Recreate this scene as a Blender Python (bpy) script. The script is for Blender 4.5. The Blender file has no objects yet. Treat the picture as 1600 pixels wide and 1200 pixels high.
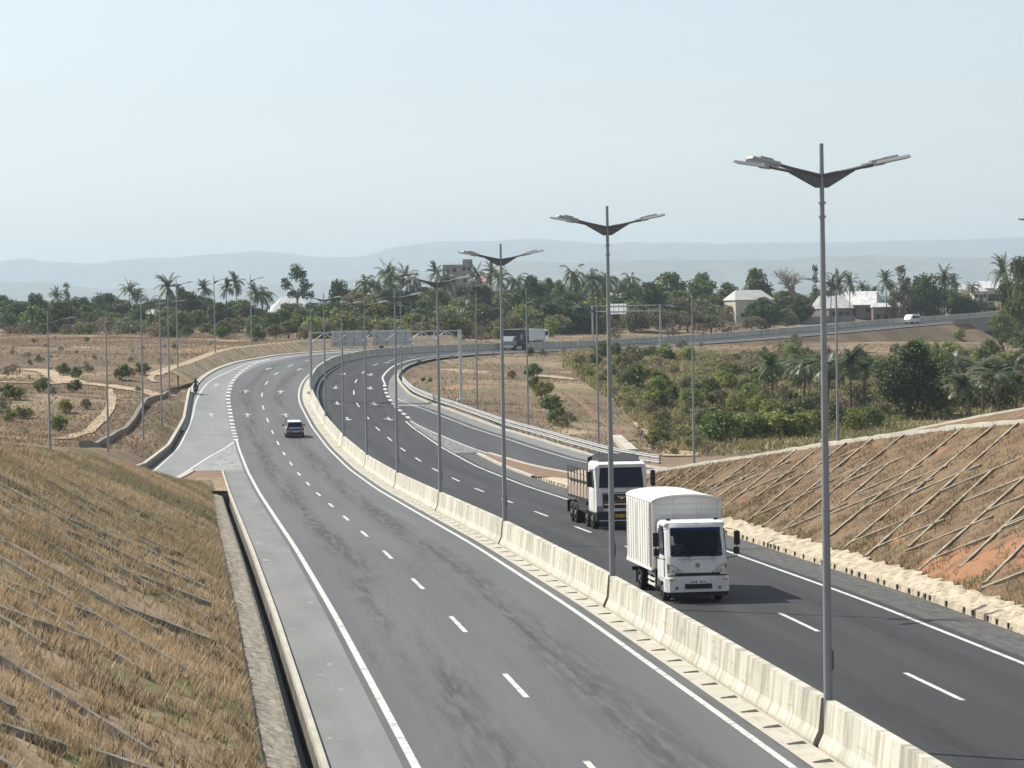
import bpy, math, random
import numpy as np
from mathutils import Vector, Matrix, Euler
R = math.radians
PI = math.pi
scene = bpy.context.scene
C = scene.collection

# ---------------------------------------------------------------- camera
F, ROLL, YH = 4200.0, R(0.9), 485.0
PITCH = math.atan((600 - YH) / F)
CAMZ = 10.0
cam = bpy.data.objects.new('camera', bpy.data.cameras.new('camera'))
C.objects.link(cam)
cam.data.sensor_width = 36.0
cam.data.lens = 36.0 * F / 1600.0
cam.data.clip_start = 0.5
cam.data.clip_end = 30000.0
cam.location = (0, 0, CAMZ)
fw = Vector((0, math.cos(PITCH), -math.sin(PITCH)))
up0 = Vector((0, math.sin(PITCH), math.cos(PITCH)))
rt0 = Vector((1, 0, 0))
rt = rt0 * math.cos(ROLL) - up0 * math.sin(ROLL)
up = rt0 * math.sin(ROLL) + up0 * math.cos(ROLL)
mw = Matrix((( rt.x, up.x, -fw.x), (rt.y, up.y, -fw.y), (rt.z, up.z, -fw.z))).to_4x4()
mw.translation = cam.location
cam.matrix_world = mw
scene.camera = cam

# ---------------------------------------------------------------- sky, sun, exposure
SUN_EL, SUN_AZ = R(48), R(-62)
w = bpy.data.worlds.new('World'); scene.world = w; w.use_nodes = True
nt = w.node_tree; nt.nodes.clear()
sky = nt.nodes.new('ShaderNodeTexSky'); sky.sky_type = 'NISHITA'; sky.sun_disc = False
sky.sun_elevation = SUN_EL; sky.sun_rotation = SUN_AZ
sky.altitude = 0; sky.air_density = 1.0; sky.dust_density = 0.6; sky.ozone_density = 1.0
hs = nt.nodes.new('ShaderNodeHueSaturation'); hs.inputs['Saturation'].default_value = 0.58
bg = nt.nodes.new('ShaderNodeBackground'); bg.inputs[1].default_value = 0.099
wo = nt.nodes.new('ShaderNodeOutputWorld')
wtc = nt.nodes.new('ShaderNodeTexCoord'); wmp = nt.nodes.new('ShaderNodeMapping'); wmp.inputs['Scale'].default_value = (2.2, 2.2, 14)
wn_ = nt.nodes.new('ShaderNodeTexNoise'); wn_.inputs['Scale'].default_value = 1.6; wn_.inputs['Detail'].default_value = 5
wr = nt.nodes.new('ShaderNodeMapRange'); wr.inputs[1].default_value = .48; wr.inputs[2].default_value = .75; wr.inputs[4].default_value = .22
wx = nt.nodes.new('ShaderNodeMix'); wx.data_type = 'RGBA'; wx.inputs[7].default_value = (7.6, 8.0, 8.2, 1)   # thin high cloud
nt.links.new(wtc.outputs['Generated'], wmp.inputs[0]); nt.links.new(wmp.outputs[0], wn_.inputs['Vector']); nt.links.new(wn_.outputs['Fac'], wr.inputs[0])
nt.links.new(wr.outputs[0], wx.inputs[0]); nt.links.new(hs.outputs[0], wx.inputs[6])
nt.links.new(sky.outputs[0], hs.inputs['Color']); nt.links.new(wx.outputs[2], bg.inputs[0]); nt.links.new(bg.outputs[0], wo.inputs[0])
sun = bpy.data.objects.new('sun', bpy.data.lights.new('sun', 'SUN')); C.objects.link(sun)
sun.data.energy = 5.0; sun.data.angle = R(0.5); sun.data.color = (1.0, 0.95, 0.86)
sdir = Vector((math.sin(SUN_AZ) * math.cos(SUN_EL), math.cos(SUN_AZ) * math.cos(SUN_EL), math.sin(SUN_EL)))
sun.rotation_euler = (-sdir).to_track_quat('-Z', 'Y').to_euler()
sun.location = (0, 0, 60)
scene.view_settings.view_transform = 'Standard'; scene.view_settings.look = 'None'
scene.view_settings.exposure = 0.5; scene.view_settings.gamma = 1.0
scene.render.engine = 'CYCLES'
cy = scene.cycles
cy.max_bounces = 5; cy.diffuse_bounces = 2; cy.glossy_bounces = 2; cy.transmission_bounces = 2
cy.volume_bounces = 0; cy.transparent_max_bounces = 6
try:
    cy.use_denoising = True
except Exception:
    pass

# ---------------------------------------------------------------- picture ray -> place at a chosen distance
def ray(px, py):
    x, y = px - 800, py - 600
    v = fw * F + rt * x - up * y
    return v
def at(px, py, Y):
    v = ray(px, py)
    return Vector((0, 0, CAMZ)) + v * (Y / v.y)

# ---------------------------------------------------------------- mesh helpers
class MB:
    def __init__(self):
        self.v = []; self.f = []; self.uv = []; self.sm = []; self.mi = []
    def add(self, verts, faces, uvs=None, smooth=False, mi=0, M=None):
        o = len(self.v)
        for p in verts:
            p = Vector(p)
            if M is not None: p = M @ p
            self.v.append((p.x, p.y, p.z))
        for i, f in enumerate(faces):
            self.f.append([a + o for a in f])
            self.uv.append(uvs[i] if uvs else None)
            self.sm.append(smooth); self.mi.append(mi)
        return self
    def box(self, c, s, M=None, rot=None, taper=None, mi=0):
        x, y, z = s[0] / 2, s[1] / 2, s[2] / 2
        tx, ty = taper or (1, 1)
        vs = [(-x, -y, -z), (x, -y, -z), (x, y, -z), (-x, y, -z), (-x * tx, -y * ty, z), (x * tx, -y * ty, z), (x * tx, y * ty, z), (-x * tx, y * ty, z)]
        T = Matrix.Translation(c)
        if rot: T = T @ Euler(rot).to_matrix().to_4x4()
        if M is not None: T = M @ T
        return self.add(vs, [(0, 3, 2, 1), (4, 5, 6, 7), (0, 1, 5, 4), (1, 2, 6, 5), (2, 3, 7, 6), (3, 0, 4, 7)], M=T, mi=mi)
    def tube(self, pts, rad, n=8, caps=True, smooth=True, M=None, mi=0):
        pts = [Vector(p) for p in pts]
        if not hasattr(rad, '__len__'): rad = [rad] * len(pts)
        rings = []; prev = None
        for i, p in enumerate(pts):
            d = (pts[min(i + 1, len(pts) - 1)] - pts[max(i - 1, 0)])
            if d.length < 1e-9: d = Vector((0, 0, 1))
            d.normalize()
            a = prev if prev is not None else (Vector((1, 0, 0)) if abs(d.x) < .9 else Vector((0, 1, 0)))
            a = (a - d * a.dot(d))
            if a.length < 1e-6: a = d.orthogonal()
            a.normalize(); b = d.cross(a); prev = a
            rings.append([p + (a * math.cos(2 * PI * k / n) + b * math.sin(2 * PI * k / n)) * rad[i] for k in range(n)])
        vs = [q for r in rings for q in r]; fs = []
        for i in range(len(pts) - 1):
            for k in range(n):
                fs.append((i * n + k, i * n + (k + 1) % n, (i + 1) * n + (k + 1) % n, (i + 1) * n + k))
        self.add(vs, fs, smooth=smooth, M=M, mi=mi)
        if caps:
            self.add(rings[0][::-1], [tuple(range(n))], M=M, mi=mi); self.add(rings[-1], [tuple(range(n))], M=M, mi=mi)
        return self
    def prism(self, poly, axis, a, b, M=None, mi=0, smooth=False):
        # poly: 2d points in the two other axes; extruded along axis from a to b
        def pt(u, v, t):
            return {'x': (t, u, v), 'y': (u, t, v), 'z': (u, v, t)}[axis]
        n = len(poly)
        self.add([pt(u, v, a) for u, v in poly] + [pt(u, v, b) for u, v in poly], [(k, (k + 1) % n, n + (k + 1) % n, n + k) for k in range(n)], smooth=smooth, M=M, mi=mi)
        self.add([pt(u, v, a) for u, v in poly], [tuple(range(n))[::-1]], M=M, mi=mi)
        self.add([pt(u, v, b) for u, v in poly], [tuple(range(n))], M=M, mi=mi)
        return self
    def loft(self, secs, M=None, caps=True, smooth=False, mi=0):
        n = len(secs[0]); vs = [p for s in secs for p in s]; fs = []
        for i in range(len(secs) - 1):
            for k in range(n):
                fs.append((i * n + k, i * n + (k + 1) % n, (i + 1) * n + (k + 1) % n, (i + 1) * n + k))
        self.add(vs, fs, M=M, smooth=smooth, mi=mi)
        if caps:
            self.add(secs[0], [tuple(range(n))[::-1]], M=M, mi=mi); self.add(secs[-1], [tuple(range(n))], M=M, mi=mi)
        return self
    def strip(self, rows, uvs=None, smooth=True, mi=0):
        # rows: list of equal-length point rows
        n = len(rows[0]); vs = [p for r in rows for p in r]; fs = []; us = []
        for i in range(len(rows) - 1):
            for k in range(n - 1):
                fs.append((i * n + k, i * n + k + 1, (i + 1) * n + k + 1, (i + 1) * n + k))
                if uvs: us.append((uvs[i][k], uvs[i][k + 1], uvs[i + 1][k + 1], uvs[i + 1][k]))
        return self.add(vs, fs, us if uvs else None, smooth=smooth, mi=mi)
    def mesh(self, name, mats):
        me = bpy.data.meshes.new(name)
        me.from_pydata(self.v, [], self.f)
        if any(u is not None for u in self.uv):
            l = me.uv_layers.new(name='UVMap'); dat = np.zeros(len(me.loops) * 2, np.float32); i = 0
            for f, u in zip(self.f, self.uv):
                for k in range(len(f)):
                    if u is not None: dat[2 * i] = u[k][0]; dat[2 * i + 1] = u[k][1]
                    i += 1
            l.data.foreach_set('uv', dat)
        me.polygons.foreach_set('use_smooth', self.sm)
        me.polygons.foreach_set('material_index', self.mi)
        for m in (mats if isinstance(mats, (list, tuple)) else [mats]): me.materials.append(m)
        me.validate(); me.update()
        return me

def np_mesh(name, verts, nper, mat, smooth=False, col=None):
    """many separate polygons with nper corners each: verts (N*nper, 3)"""
    n = len(verts) // nper
    me = bpy.data.meshes.new(name)
    me.vertices.add(n * nper); me.vertices.foreach_set('co', np.asarray(verts, np.float32).ravel())
    me.loops.add(n * nper); me.loops.foreach_set('vertex_index', np.arange(n * nper, dtype=np.int32))
    me.polygons.add(n); me.polygons.foreach_set('loop_start', np.arange(0, n * nper, nper, dtype=np.int32))
    if col is not None:
        a = me.color_attributes.new('tint', 'FLOAT_COLOR', 'POINT')
        c4 = np.ones((n * nper, 4), np.float32); c4[:, :3] = np.repeat(col, nper, 0); a.data.foreach_set('color', c4.ravel())
    me.materials.append(mat); me.update(calc_edges=True); me.validate()
    return me

def grid_mesh(name, P3, mat, uv=None, smooth=True):
    ny, nx = P3.shape[:2]
    idx = np.arange(ny * nx).reshape(ny, nx)
    q = np.stack([idx[:-1, :-1], idx[:-1, 1:], idx[1:, 1:], idx[1:, :-1]], -1).reshape(-1, 4)
    me = bpy.data.meshes.new(name)
    me.vertices.add(ny * nx); me.vertices.foreach_set('co', P3.astype(np.float32).ravel())
    me.loops.add(len(q) * 4); me.loops.foreach_set('vertex_index', q.astype(np.int32).ravel())
    me.polygons.add(len(q)); me.polygons.foreach_set('loop_start', np.arange(0, len(q) * 4, 4, dtype=np.int32))
    me.polygons.foreach_set('use_smooth', [smooth] * len(q))
    if uv is not None:
        l = me.uv_layers.new(name='UVMap'); l.data.foreach_set('uv', uv.reshape(-1, 2)[q.ravel()].astype(np.float32).ravel())
    me.materials.append(mat); me.update(calc_edges=True)
    return me

def link(name, data, parent=None, loc=None):
    o = bpy.data.objects.new(name, data); C.objects.link(o)
    if parent is not None: o.parent = parent
    if loc is not None: o.location = loc
    return o
def thing(name, label, cat, loc=(0, 0, 0), rz=0, group=None):
    o = link(name, None, None, loc); o.rotation_euler = (0, 0, rz); o.empty_display_size = .3
    return tag(o, label, cat, group)
def tag(o, label, cat, group=None):
    o['label'] = label; o['category'] = cat
    if group: o['group'] = group
    return o
def part(name, mb, mats, parent, label=None, bevel=None):
    o = link(name, mb.mesh(name, mats) if isinstance(mb, MB) else mb, parent)
    if label: o['label'] = label
    if bevel:
        b = o.modifiers.new('bevel', 'BEVEL'); b.width = bevel; b.segments = 2; b.limit_method = 'ANGLE'; b.angle_limit = R(40)
    return o
def struct(name, data, mats=None, parent=None):
    o = link(name, data.mesh(name, mats) if isinstance(data, MB) else data, parent)
    if parent is None: o['kind'] = 'structure'
    return o
def stuff(name, me):
    o = link(name, me); o['kind'] = 'stuff'
    return o
def dup(root, loc=None, rz=None, label=None, sc=None, group=None):
    def cp(o, par):
        c = o.copy(); C.objects.link(c); c.parent = par
        for ch in o.children: cp(ch, c)
        return c
    r = cp(root, None)
    if loc is not None: r.location = loc
    if rz is not None: r.rotation_euler = (0, 0, rz)
    if sc is not None: r.scale = sc if hasattr(sc, '__len__') else (sc, sc, sc)
    if label: r['label'] = label
    if group: r['group'] = group
    return r
ORD = ['first', 'second', 'third', 'fourth', 'fifth', 'sixth', 'seventh', 'eighth', 'ninth', 'tenth', 'eleventh', 'twelfth', 'thirteenth', 'fourteenth', 'fifteenth', 'sixteenth', 'seventeenth', 'eighteenth', 'nineteenth', 'twentieth', 'twenty-first', 'twenty-second', 'twenty-third', 'twenty-fourth', 'twenty-fifth', 'twenty-sixth', 'twenty-seventh', 'twenty-eighth', 'twenty-ninth', 'thirtieth']

# ---------------------------------------------------------------- materials
def mat(name, stops, scale=1.0, detail=4, rough=.8, bump=0, bscale=None, vec='Object', stretch=(1, 1, 1), metal=0, spec=.3, second=None, lump=.55, attr=None, island=0, obrand=0, transl=0):
    """stops: [(pos,(r,g,b))] over a noise; second: (scale, stretch, amount, colour) patches mixed on top"""
    m = bpy.data.materials.new(name); m.use_nodes = True; t = m.node_tree; N = t.nodes; L = t.links
    b = N['Principled BSDF']; b.inputs['Roughness'].default_value = rough; b.inputs['Metallic'].default_value = metal
    b.inputs['Specular IOR Level'].default_value = spec
    tc = N.new('ShaderNodeTexCoord')
    def noise(sc, st, det=detail):
        mp = N.new('ShaderNodeMapping'); mp.inputs['Scale'].default_value = st
        L.new(tc.outputs[vec], mp.inputs[0])
        n = N.new('ShaderNodeTexNoise'); n.inputs['Scale'].default_value = sc; n.inputs['Detail'].default_value = det; n.inputs['Roughness'].default_value = .6
        L.new(mp.outputs[0], n.inputs['Vector'])
        return n
    if len(stops) == 1:
        rgb = N.new('ShaderNodeRGB'); rgb.outputs[0].default_value = (*stops[0][1], 1); colr = rgb.outputs[0]
    else:
        n = noise(scale, stretch); r = N.new('ShaderNodeValToRGB'); els = r.color_ramp.elements
        while len(els) < len(stops): els.new(.5)
        for e, (p, c) in zip(els, stops): e.position = p; e.color = (*c, 1)
        L.new(n.outputs['Fac'], r.inputs[0]); colr = r.outputs[0]
    if attr:
        a = N.new('ShaderNodeAttribute'); a.attribute_name = attr; mx = N.new('ShaderNodeMix'); mx.data_type = 'RGBA'; mx.blend_type = 'MULTIPLY'; mx.inputs[0].default_value = 1
        L.new(colr, mx.inputs[6]); L.new(a.outputs['Color'], mx.inputs[7]); colr = mx.outputs[2]
    for s2 in (second if isinstance(second, list) else [second] if second else []):
        sc, st, lo, hi, c2 = s2
        n2 = noise(sc, st); r2 = N.new('ShaderNodeMapRange'); r2.inputs[1].default_value = lo; r2.inputs[2].default_value = hi
        L.new(n2.outputs['Fac'], r2.inputs[0]); mx = N.new('ShaderNodeMix'); mx.data_type = 'RGBA'
        L.new(r2.outputs[0], mx.inputs[0]); L.new(colr, mx.inputs[6]); mx.inputs[7].default_value = (*c2, 1); colr = mx.outputs[2]
    if island or obrand:
        v = N.new('ShaderNodeHueSaturation'); L.new(colr, v.inputs['Color'])
        acc = None
        for amt, node, out in ((island, 'ShaderNodeNewGeometry', 'Random Per Island'), (obrand, 'ShaderNodeObjectInfo', 'Random')):
            if not amt: continue
            g = N.new(node); mr = N.new('ShaderNodeMapRange'); mr.inputs[3].default_value = 1 - amt; mr.inputs[4].default_value = 1 + amt
            L.new(g.outputs[out], mr.inputs[0])
            if acc is None: acc = mr.outputs[0]
            else:
                mu = N.new('ShaderNodeMath'); mu.operation = 'MULTIPLY'; L.new(acc, mu.inputs[0]); L.new(mr.outputs[0], mu.inputs[1]); acc = mu.outputs[0]
        L.new(acc, v.inputs['Value']); colr = v.outputs[0]
        if obrand:
            g = N.new('ShaderNodeObjectInfo'); mr = N.new('ShaderNodeMapRange'); mr.inputs[3].default_value = .475; mr.inputs[4].default_value = .52
            L.new(g.outputs['Random'], mr.inputs[0]); L.new(mr.outputs[0], v.inputs['Hue'])
    L.new(colr, b.inputs['Base Color'])
    if bump:
        nb = noise(bscale or scale * 4, stretch, 3); bp = N.new('ShaderNodeBump'); bp.inputs['Strength'].default_value = bump; bp.inputs['Distance'].default_value = .05
        L.new(nb.outputs['Fac'], bp.inputs['Height']); L.new(bp.outputs[0], b.inputs['Normal'])
    if transl:
        tr = N.new('ShaderNodeBsdfTranslucent'); L.new(colr, tr.inputs[0]); ms = N.new('ShaderNodeMixShader'); ms.inputs[0].default_value = transl
        L.new(b.outputs[0], ms.inputs[1]); L.new(tr.outputs[0], ms.inputs[2]); L.new(ms.outputs[0], N['Material Output'].inputs[0])
    return m
def flat(name, c, rough=.5, metal=0, spec=.4): return mat(name, [(0, c)], rough=rough, metal=metal, spec=spec)

M = {}
def asphalt(name, c0, c1, dark, lightc, seed, amt, lanes):
    m = mat(name, [(.35, c0), (.65, c1)], scale=1.0, detail=6, rough=.8, bump=.12, bscale=14, vec='UV', stretch=(.03, .5, 1), spec=.3); t = m.node_tree; N = t.nodes; L = t.links
    b = N['Principled BSDF']; cur = b.inputs['Base Color'].links[0].from_socket; tc = N.new('ShaderNodeTexCoord')
    sx = N.new('ShaderNodeSeparateXYZ'); L.new(tc.outputs['UV'], sx.inputs[0])
    def nz(st, lo, hi, off):
        mp = N.new('ShaderNodeMapping'); mp.inputs['Scale'].default_value = st; mp.inputs['Location'].default_value = (off, off * .7, seed); L.new(tc.outputs['UV'], mp.inputs[0])
        n = N.new('ShaderNodeTexNoise'); n.inputs['Scale'].default_value = 1; n.inputs['Detail'].default_value = 8; n.inputs['Roughness'].default_value = .68; L.new(mp.outputs[0], n.inputs['Vector'])
        r = N.new('ShaderNodeMapRange'); r.interpolation_type = 'SMOOTHSTEP'; r.inputs[1].default_value = lo; r.inputs[2].default_value = hi; L.new(n.outputs['Fac'], r.inputs[0]); return r.outputs[0]
    def op(o, p, q):
        k = N.new('ShaderNodeMath'); k.operation = o
        for s_, v in zip(k.inputs, (p, q)):
            if isinstance(v, (int, float)): s_.default_value = v
            else: L.new(v, s_)
        return k.outputs[0]
    def band(cs, wd):
        acc = None
        for c_ in cs:
            e = op('POWER', 2.718, op('MULTIPLY', op('POWER', op('DIVIDE', op('ABSOLUTE', op('ADD', sx.outputs[1], -c_), 0), wd), 2), -1)); acc = e if acc is None else op('ADD', acc, e)
        return acc
    oil = op('MULTIPLY', op('MULTIPLY', band(lanes, .75), nz((.035, .9, 1), .38, .58, 3)), op('MULTIPLY', nz((.35, 3.2, 1), .36, .56, 9), amt))
    track = op('MULTIPLY', op('MULTIPLY', band([q + d for q in lanes for d in (-.95, .95)], .35), nz((.02, 1.2, 1), .35, .65, 21)), .35)
    for fac, colr in ((track, lightc), (oil, dark), (op('MULTIPLY', nz((.05, 1.2, 1), .54, .68, 17), op('MULTIPLY', nz((.5, 4, 1), .4, .6, 33), amt * .55)), dark), (op('MULTIPLY', nz((.9, 5., 1), .68, .74, 41), .5), lightc), (op('MULTIPLY', nz((28., 28., 1), .52, .75, 5), .4), dark)):
        mx = N.new('ShaderNodeMix'); mx.data_type = 'RGBA'; L.new(fac, mx.inputs[0]); L.new(cur, mx.inputs[6]); mx.inputs[7].default_value = (*colr, 1); cur = mx.outputs[2]
    L.new(cur, b.inputs['Base Color']); return m
M['asphalt_old'] = asphalt('asphalt_old', (.093, .097, .098), (.115, .119, .120), (.043, .044, .045), (.142, .146, .147), 1, .95, (-7.2, -3.45))
M['asphalt_new'] = asphalt('asphalt_new', (.031, .032, .034), (.041, .042, .044), (.020, .021, .022), (.072, .072, .071), 2, .7, (2.75, 6.6))
M['shoulder_old'] = mat('shoulder_old', [(.3, (.155, .156, .152)), (.7, (.205, .205, .20))], scale=.8, rough=.85, bump=.1, bscale=12, vec='UV', stretch=(.2, 1, 1),
    second=[(1.0, (.6, 1.4, 1), .64, .72, (.33, .33, .33))])
M['ramp_old'] = mat('ramp_old', [(.3, (.18, .187, .187)), (.7, (.235, .238, .235))], scale=.8, rough=.85, vec='UV', stretch=(.08, .6, 1))
M['shoulder_new'] = mat('shoulder_new', [(.35, (.066, .066, .064)), (.65, (.115, .113, .107))], scale=3.0, rough=.9, bump=.3, bscale=20, vec='UV', stretch=(.4, 1.2, 1),
    second=[(2.2, (.5, 2.5, 1), .56, .66, (.055, .055, .055))])
M['ramp_new'] = mat('ramp_new', [(.3, (.046, .048, .051)), (.7, (.066, .068, .07))], scale=.8, rough=.85, vec='UV', stretch=(.08, .6, 1))
M['paint'] = mat('road_paint', [(.36, (.32, .32, .30)), (.5, (.58, .58, .55))], scale=4, rough=.6)
M['paint_worn'] = mat('worn_road_paint', [(.4, (.20, .20, .19)), (.6, (.52, .52, .49))], scale=3, rough=.7)
M['concrete'] = mat('concrete', [(.3, (.36, .34, .285)), (.7, (.48, .455, .385))], scale=.8, rough=.85, bump=.1, second=(3, (1, 1, .3), .58, .75, (.33, .30, .24)))
M['strip'] = mat('gutter_concrete', [(.3, (.38, .355, .29)), (.7, (.48, .455, .385))], scale=1.2, rough=.85, vec='UV', second=(1.2, (.3, 2, 1), .55, .7, (.30, .28, .23)))
M['stone'] = mat('stone_pitching', [(.3, (.30, .255, .18)), (.5, (.43, .37, .27)), (.7, (.52, .46, .35))], scale=2.2, rough=.95, bump=1.0, bscale=5, second=(4.5, (1, 1, 1), .58, .64, (.2, .165, .12)))
M['stone_grey'] = mat('grey_stone_pitching', [(.3, (.17, .15, .118)), (.5, (.265, .236, .19)), (.7, (.36, .325, .265))], scale=3.0, rough=.95, bump=1.0, bscale=6, second=(5, (1, 1, 1), .58, .64, (.2, .175, .14)))
M['rib'] = mat('rib_concrete', [(.35, (.19, .16, .115)), (.65, (.35, .305, .235))], scale=2.0, rough=.9, bump=.3)
M['rib_old'] = mat('rib_weathered', [(.35, (.13, .12, .10)), (.65, (.30, .275, .23))], scale=2.0, rough=.9, bump=.3)
M['soil_dry'] = mat('dry_field', [(.28, (.085, .06, .036)), (.42, (.135, .096, .058)), (.56, (.185, .133, .082)), (.74, (.28, .21, .135))], scale=.075, detail=9, rough=.95, bump=.5, bscale=2.5,
    second=[(.022, (1, 1, 1), .50, .60, (.115, .08, .05)), (.03, (1.3, .8, 1), .56, .66, (.27, .20, .125)), (.05, (1, 1, 1), .56, .66, (.14, .125, .06)), (.35, (1, 1, 1), .57, .64, (.11, .085, .054)), (.10, (1, 1, 1), .61, .68, (.30, .17, .095)), (.06, (1, 1, 1), .60, .66, (.34, .265, .165))])
M['bank_left'] = mat('grassy_bank', [(.25, (.16, .112, .066)), (.5, (.27, .195, .12)), (.75, (.37, .285, .185))], scale=.45, detail=8, rough=.95, bump=.6, bscale=6,
    second=[(.22, (1, 1, 1), .55, .64, (.13, .14, .05)), (.9, (1, 1, 1), .60, .7, (.20, .125, .07))])
M['bank_right'] = mat('red_soil_bank', [(.28, (.085, .056, .032)), (.5, (.155, .10, .057)), (.72, (.235, .16, .09))], scale=.8, detail=9, rough=.95, bump=.7, bscale=5,
    second=[(.16, (1, 1, 1), .565, .62, (.29, .145, .075)), (.8, (1, 1, 1), .56, .66, (.12, .108, .052)), (2.2, (1, 1, 1), .57, .65, (.06, .045, .03))])
M['bed_shade'] = flat('shaded_bed_soil', (.006, .006, .005), .5)  # dark channel bed, with the ditch's shade put into its near-black colour
M['wall_stain'] = mat('stained_concrete', [(.38, (.07, .065, .054)), (.62, (.21, .195, .16))], scale=1, rough=.9, vec='UV', stretch=(2.2, .6, 1))
M['stone_dark'] = mat('old_stone_wall', [(.3, (.14, .125, .10)), (.7, (.26, .235, .195))], scale=2.5, rough=.95, bump=.8, bscale=5)
M['galv_light'] = mat('bright_galvanised', [(.3, (.50, .51, .51)), (.7, (.62, .63, .63))], scale=1.5, rough=.5, metal=.1)
M['panel_back'] = mat('pale_sign_back', [(.3, (.46, .48, .48)), (.7, (.56, .58, .58))], scale=1, rough=.45)
M['vent'] = mat('vent_strip', [(.44, (.05, .05, .05)), (.52, (.68, .67, .62))], scale=14, detail=1, rough=.6)
M['rib_shade'] = flat('corrugation_shade', (.13, .127, .12), .6)  # dark tone paints in the corrugation shading of the box sides
M['tint'] = flat('blue_tint', (.012, .035, .16), .12, 0, .4)
M['kerb_gap'] = flat('kerb_gap', (.10, .085, .06), .9)
M['gore_soil'] = mat('brown_soil', [(.3, (.16, .10, .065)), (.7, (.24, .155, .10))], scale=1.5, rough=.95, bump=.5)
M['path'] = mat('sandy_path', [(.3, (.30, .225, .145)), (.7, (.43, .335, .225))], scale=.7, rough=.95, second=(.5, (1, 1, 1), .6, .7, (.36, .28, .17)))
M['galv'] = mat('galvanised_steel', [(.3, (.23, .24, .25)), (.7, (.30, .31, .32))], scale=1.5, rough=.55, metal=.25, spec=.5)
M['lamp_dark'] = flat('lamp_grey', (.12, .12, .125), .5)
M['lamp_head'] = flat('lamp_head_grey', (.38, .38, .38), .45)
M['lens'] = flat('lamp_lens', (.45, .45, .42), .3)
M['rail'] = mat('guardrail_steel', [(.3, (.34, .345, .34)), (.7, (.45, .455, .45))], scale=2, rough=.45, metal=.3)
M['signback'] = mat('sign_back', [(.3, (.36, .38, .38)), (.7, (.46, .47, .47))], scale=1, rough=.5, metal=.2)
M['signgreen'] = flat('sign_green', (.02, .07, .04), .5)
M['white'] = mat('white_paint', [(.3, (.66, .66, .645)), (.7, (.76, .76, .745))], scale=2, rough=.35, spec=.5, second=(2.5, (1, 1, .4), .58, .75, (.50, .48, .43)))
M['boxwhite'] = mat('box_white', [(.3, (.68, .67, .62)), (.7, (.80, .79, .75))], scale=1.4, rough=.5, stretch=(1, 1, .4), second=(2, (2, 2, .3), .62, .74, (.55, .53, .46)))
M['black'] = flat('black_plastic', (.012, .012, .013), .5)
M['rubber'] = flat('rubber', (.016, .015, .015), .85)
M['rim'] = flat('wheel_rim', (.30, .29, .27), .5, .3)
M['chassis'] = flat('chassis', (.03, .03, .032), .7)
M['glass'] = flat('dark_glass', (.004, .008, .028), .1, 0, .22)
def clear_glass():
    m = bpy.data.materials.new('tinted_windscreen'); m.use_nodes = True; N = m.node_tree.nodes; L = m.node_tree.links; N.clear()
    o = N.new('ShaderNodeOutputMaterial'); t = N.new('ShaderNodeBsdfTransparent'); t.inputs[0].default_value = (.30, .36, .46, 1); g = N.new('ShaderNodeBsdfGlossy'); g.inputs['Roughness'].default_value = .04; g.inputs[0].default_value = (.8, .85, 1, 1)
    fr = N.new('ShaderNodeFresnel'); fr.inputs[0].default_value = 1.35; x = N.new('ShaderNodeMixShader'); L.new(fr.outputs[0], x.inputs[0]); L.new(t.outputs[0], x.inputs[1]); L.new(g.outputs[0], x.inputs[2]); L.new(x.outputs[0], o.inputs[0]); return m
M['screen'] = clear_glass()
M['shirt'] = flat('pale_shirt', (.45, .47, .5), .9)
M['interior'] = flat('cab_interior', (.02, .02, .024), .9)
M['chrome'] = flat('chrome', (.55, .55, .55), .2, .8)
M['headlight'] = flat('headlight', (.22, .23, .24), .12, .3, .7)
M['amber'] = flat('amber_lens', (.6, .22, .03), .3)
M['red'] = flat('red_lens', (.28, .02, .02), .3)
M['redstripe'] = flat('red_stripe', (.5, .04, .06), .4)
M['yellow'] = flat('yellow_plate', (.65, .38, .03), .5)
M['silver'] = flat('silver_paint', (.26, .27, .28), .3, .4, .5)
M['cargo'] = mat('sandy_cargo', [(.3, (.26, .205, .15)), (.7, (.42, .345, .265))], scale=2, rough=.9)
M['bluesticker'] = flat('blue_panel', (.03, .06, .22), .4)
M['green_truck'] = flat('green_truck', (.02, .10, .075), .4)
M['grey_truck'] = flat('grey_panel', (.22, .25, .28), .5)
M['mesh_white'] = flat('tipper_white', (.58, .62, .66), .45)
M['cloth_dark'] = flat('dark_clothing', (.015, .017, .022), .9)
M['skin'] = flat('dark_skin', (.07, .035, .02), .6)
M['bark'] = mat('bark', [(.3, (.09, .07, .05)), (.7, (.17, .14, .11))], scale=3, rough=.95, bump=.5)
M['bark_pale'] = mat('pale_bark', [(.3, (.20, .17, .14)), (.7, (.30, .26, .22))], scale=3, rough=.95)
M['leaf_dark'] = mat('mango_leaf', [(.3, (.038, .062, .022)), (.55, (.066, .098, .032)), (.75, (.105, .122, .045))], scale=.35, rough=.55, spec=.25, island=.35, obrand=.22, transl=.32)
M['leaf_mid'] = mat('bush_leaf', [(.3, (.075, .105, .032)), (.55, (.13, .165, .052)), (.75, (.20, .21, .08))], scale=.45, rough=.6, spec=.25, island=.35, obrand=.25, transl=.4)
M['leaf_olive'] = mat('olive_scrub', [(.3, (.125, .125, .065)), (.55, (.19, .178, .095)), (.75, (.26, .235, .14))], scale=.6, rough=.8, spec=.2, island=.35, obrand=.2, transl=.35)
M['leaf_bright'] = mat('lime_leaf', [(.3, (.15, .185, .045)), (.55, (.23, .265, .07)), (.75, (.31, .31, .12))], scale=.6, rough=.6, spec=.25, island=.3, obrand=.2, transl=.45)
M['leaf_dry'] = mat('dry_scrub', [(.3, (.17, .13, .085)), (.7, (.28, .22, .15))], scale=.8, rough=.9, island=.3, obrand=.2, transl=.15)
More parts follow.
